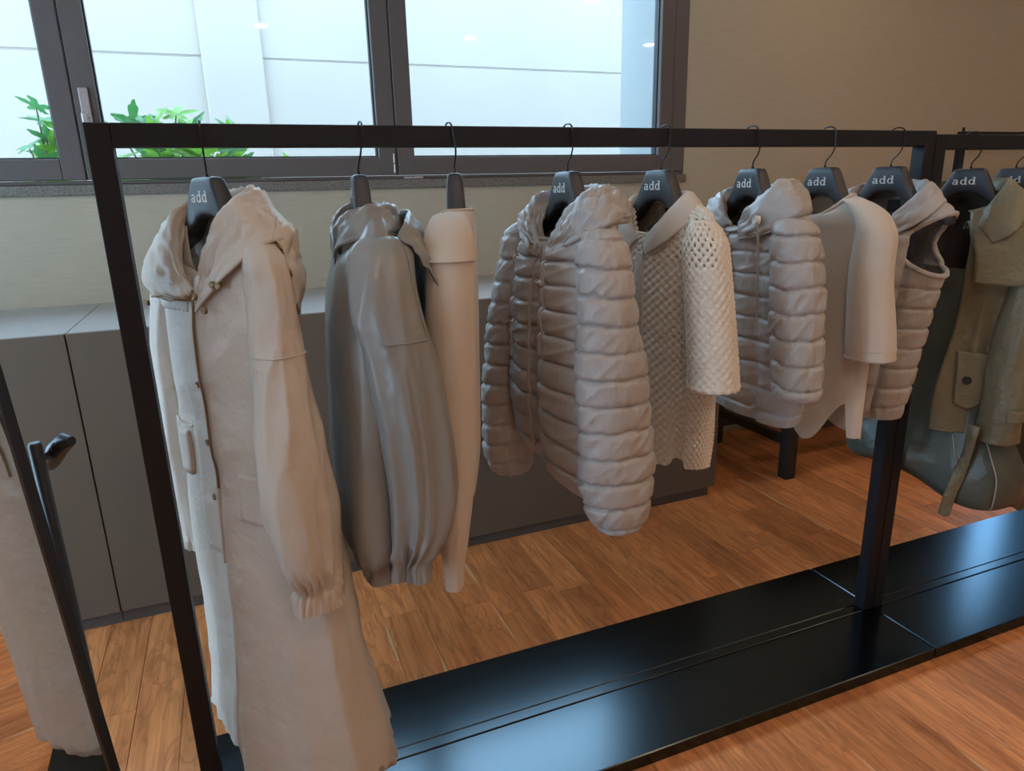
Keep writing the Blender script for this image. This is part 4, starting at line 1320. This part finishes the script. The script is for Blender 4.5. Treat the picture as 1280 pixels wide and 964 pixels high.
# buttoned tab on the front, cuff strap, hanging belt
body.patch('front_tab', .945, .80, .72, 1.25, M['olive'], R, .012, 18, 14, .25, .02)
p, n = body.at(.865, 1.05, .014)
disc('button', p, n, .0125, .006, M['black_plastic'], R)
gtube('cuff_seam', near.path([(.715, a) for a in np.linspace(-2.2, 2.4, 14)], .002), .0014, M['olive'], R, 6)
gtube('hem_seam', body.path([(.712, a) for a in np.linspace(-.4, 1.15, 10)], .002), .0014, M['olive'], R, 6)
st = near.patch('cuff_strap', .800, .765, -1.6, 1.2, M['olive'], R, .010, 6, 26)
p, n = near.at(.79, .55, .012)
disc('button', p, n, .0095, .005, M['black_plastic'], st.parent)
p, n = long_.at(1.09, 2.05, .004)
disc('button', p, n, .011, .005, M['black_plastic'], R)
belt = []
for k, z in enumerate(np.linspace(.74, .435, 12)):
    w = .016
    tw = .5 * math.sin(k * .55)
    cx, cv_ = .150 - .0035 * k + .004 * math.sin(k * .5), .140 + .004 * math.cos(k * .7)
    belt.append([(cx - w * math.cos(tw), cv_ - w * math.sin(tw), z), (cx, cv_ + .003, z - .006 * (k == 11)), (cx + w * math.cos(tw), cv_ + w * math.sin(tw), z)])
sheet('belt', belt, M['olive'], R, .004, 8, 60, .003, (3, 9), 84)
for a in (1.22, .80):
    gtube('zip_tape', long_.path([(.70, a), (.62, a), (.55, a), (.518, a)], .003), .0022, M['cord'], R)

# ================================================================== 10  dark jacket cut by the frame
R = garment(9, 'trench_coat', 0.46, 'dark olive coat at the frame edge, only its front in view', 'coat')
body = Loft([(1.42, 0, -.008, .085, .046), (1.40, 0, -.008, .13, .052), (1.375, 0, -.006, .175, .062), (1.33, 0, .0, .20, .074), (1.1, .0, -.01, .21, .06), (.8, .0, -.015, .22, .066), (.55, .0, -.02, .23, .07), (.50, .0, -.02, .23, .07)],
            both(folds(.010, 7, 171, 1.2, .7, 1.2), creases(.005, 33, 9, 5)), dip=(.12, .05, 2), N=90, Mr=90)
body.build('body', M['teal'], R)
for sg in (-1, 1):
    Sleeve([(1.40, sg * .14, .0, .03, .025), (1.35, sg * .19, .0, .058, .046), (1.2, sg * .228, .0, .066, .056), (.9, sg * .25, .0, .07, .06), (.76, sg * .252, .0, .066, .054)],
         both(folds(.014, 5, 181 + sg, 1.25, .85, 1.4)), N=50, Mr=60).build('sleeve', M['teal'], R)
sheet('collar', [
    [(.020, .060, 1.305), (.060, .050, 1.352), (.085, .012, 1.398), (0, -.052, 1.416), (-.085, .012, 1.398), (-.062, .048, 1.350), (-.035, .060, 1.300)],
    [(.040, .074, 1.318), (.082, .060, 1.372), (.100, .012, 1.432), (0, -.070, 1.446), (-.100, .012, 1.430), (-.080, .058, 1.375), (-.050, .074, 1.315)],
    [(.070, .086, 1.290), (.130, .074, 1.330), (.150, .012, 1.390), (0, -.094, 1.395), (-.140, .012, 1.390), (-.115, .070, 1.335), (-.085, .086, 1.280)],
], M['olive'], R, .004, 60, 16, .003, (8, 3), 94)


# ------------------------------------------------------------------ leafy shrubs outside the window
def leaf_mesh(name, m, seed):
    """A lobed palmate leaf: toothed outline around a folded midrib, cupped in depth."""
    rg = random.Random(seed)
    pts = []
    lobes = [(-2.2, .55), (-1.25, .85), (0, 1.0), (1.25, .85), (2.2, .55)]
    n = 60
    for k in range(n):
        a = -2.75 + 5.5 * k / (n - 1)
        r = .30
        for (la, ll) in lobes:
            d = abs(a - la)
            r = max(r, ll * max(0, 1 - (d / .62)) ** .75)
        r *= 1 + .09 * math.sin(a * 21 + seed) + rg.uniform(-.03, .03)
        pts.append((r * math.sin(a), r * math.cos(a)))
    v = [(0, 0, 0)]
    for q in (.55, 1.0):
        for (x, y) in pts:
            v.append((x * q * .5, y * q * .5 + .02, -.10 * (x * q) ** 2 + .10 * abs(x * q) * q - .16 * (y * q) ** 2))
    f = [(0, 1 + k, 2 + k) for k in range(n - 1)] + [(1 + k, 1 + n + k, 2 + n + k, 2 + k) for k in range(n - 1)]
    me = bpy.data.meshes.new(name)
    me.from_pydata(v, [], f)
    me.materials.append(m)
    me.polygons.foreach_set('use_smooth', [True] * len(me.polygons))
    return me


LEAVES = [leaf_mesh('leaf', M['leaf'], 1), leaf_mesh('leaf', M['leaf_old'], 2), leaf_mesh('leaf', M['leaf'], 3)]


def shrub(name, x, y, spots, label, seed):
    rg = random.Random(seed)
    r = empty(name, (x, y, -0.5), 0, label, 'plant', 'leafy shrubs outside the window')
    sb = MB()
    for k in range(3):
        dx = (k - 1) * .10
        sb.tube([(dx * .3, 0, 0), (dx * .7, .02, 1.0), (dx, .0, 1.6), (dx * 1.4, -.02, 2.05)], [.018, .014, .010, .005], 8)
    for (lx, ly, lz, size, tone) in spots:
        sb.tube([((lx - x) * .35, (ly - y) * .3, lz + .5 - .28), ((lx - x) * .8, (ly - y) * .8, lz + .5 - .05), (lx - x, ly - y, lz + .5)], [.005, .004, .003], 6)
    sb.build('stem', M['stem'], r)
    for (lx, ly, lz, size, tone) in spots:
        o = bpy.data.objects.new('leaf', LEAVES[tone])
        COL.objects.link(o)
        o.parent = r
        o.location = (lx - x, ly - y, lz + .5)
        o.scale = (size,) * 3
        o.rotation_euler = (rg.uniform(.5, 1.35), rg.uniform(-.4, .4), rg.uniform(-.9, .9) + math.pi * (rg.random() < .4))


rg = random.Random(5)
sp = [(-.17, 3.95, 1.84, .26, 0), (-.26, 3.9, 1.80, .24, 0), (-.12, 3.98, 1.79, .24, 2), (-.36, 3.95, 1.80, .24, 1), (-.30, 3.85, 1.76, .24, 1), (-.05, 3.95, 1.72, .24, 0)]
for k in range(58):
    x = rg.uniform(-.44, .12)
    sp.append((x, 3.92 + rg.uniform(-.14, .14), 1.68 + rg.uniform(-.22, .07), rg.uniform(.19, .30), rg.choice((0, 1, 2))))
sp.append((.34, 3.95, 1.60, .18, 0))
shrub('leafy_shrub', -.22, 3.95, sp, 'broad lobed green shrub outside the middle window pane', 3)
sp = [(-.74, 3.9, 1.86, .20, 1), (-.72, 3.9, 1.80, .22, 1), (-.66, 3.92, 1.76, .20, 0), (-.80, 3.9, 1.69, .22, 1), (-.70, 3.9, 1.68, .20, 0), (-.70, 3.92, 1.62, .24, 0), (-.68, 3.88, 1.56, .22, 2), (-.72, 3.9, 1.72, .2, 1)]
for k in range(9):
    sp.append((rg.uniform(-.80, -.66), 3.9 + rg.uniform(-.1, .1), rg.uniform(1.45, 1.72), rg.uniform(.15, .22), rg.choice((0, 1, 2))))
shrub('leafy_shrub', -.74, 3.92, sp, 'smaller green shrub behind the window frame with the handle', 4)
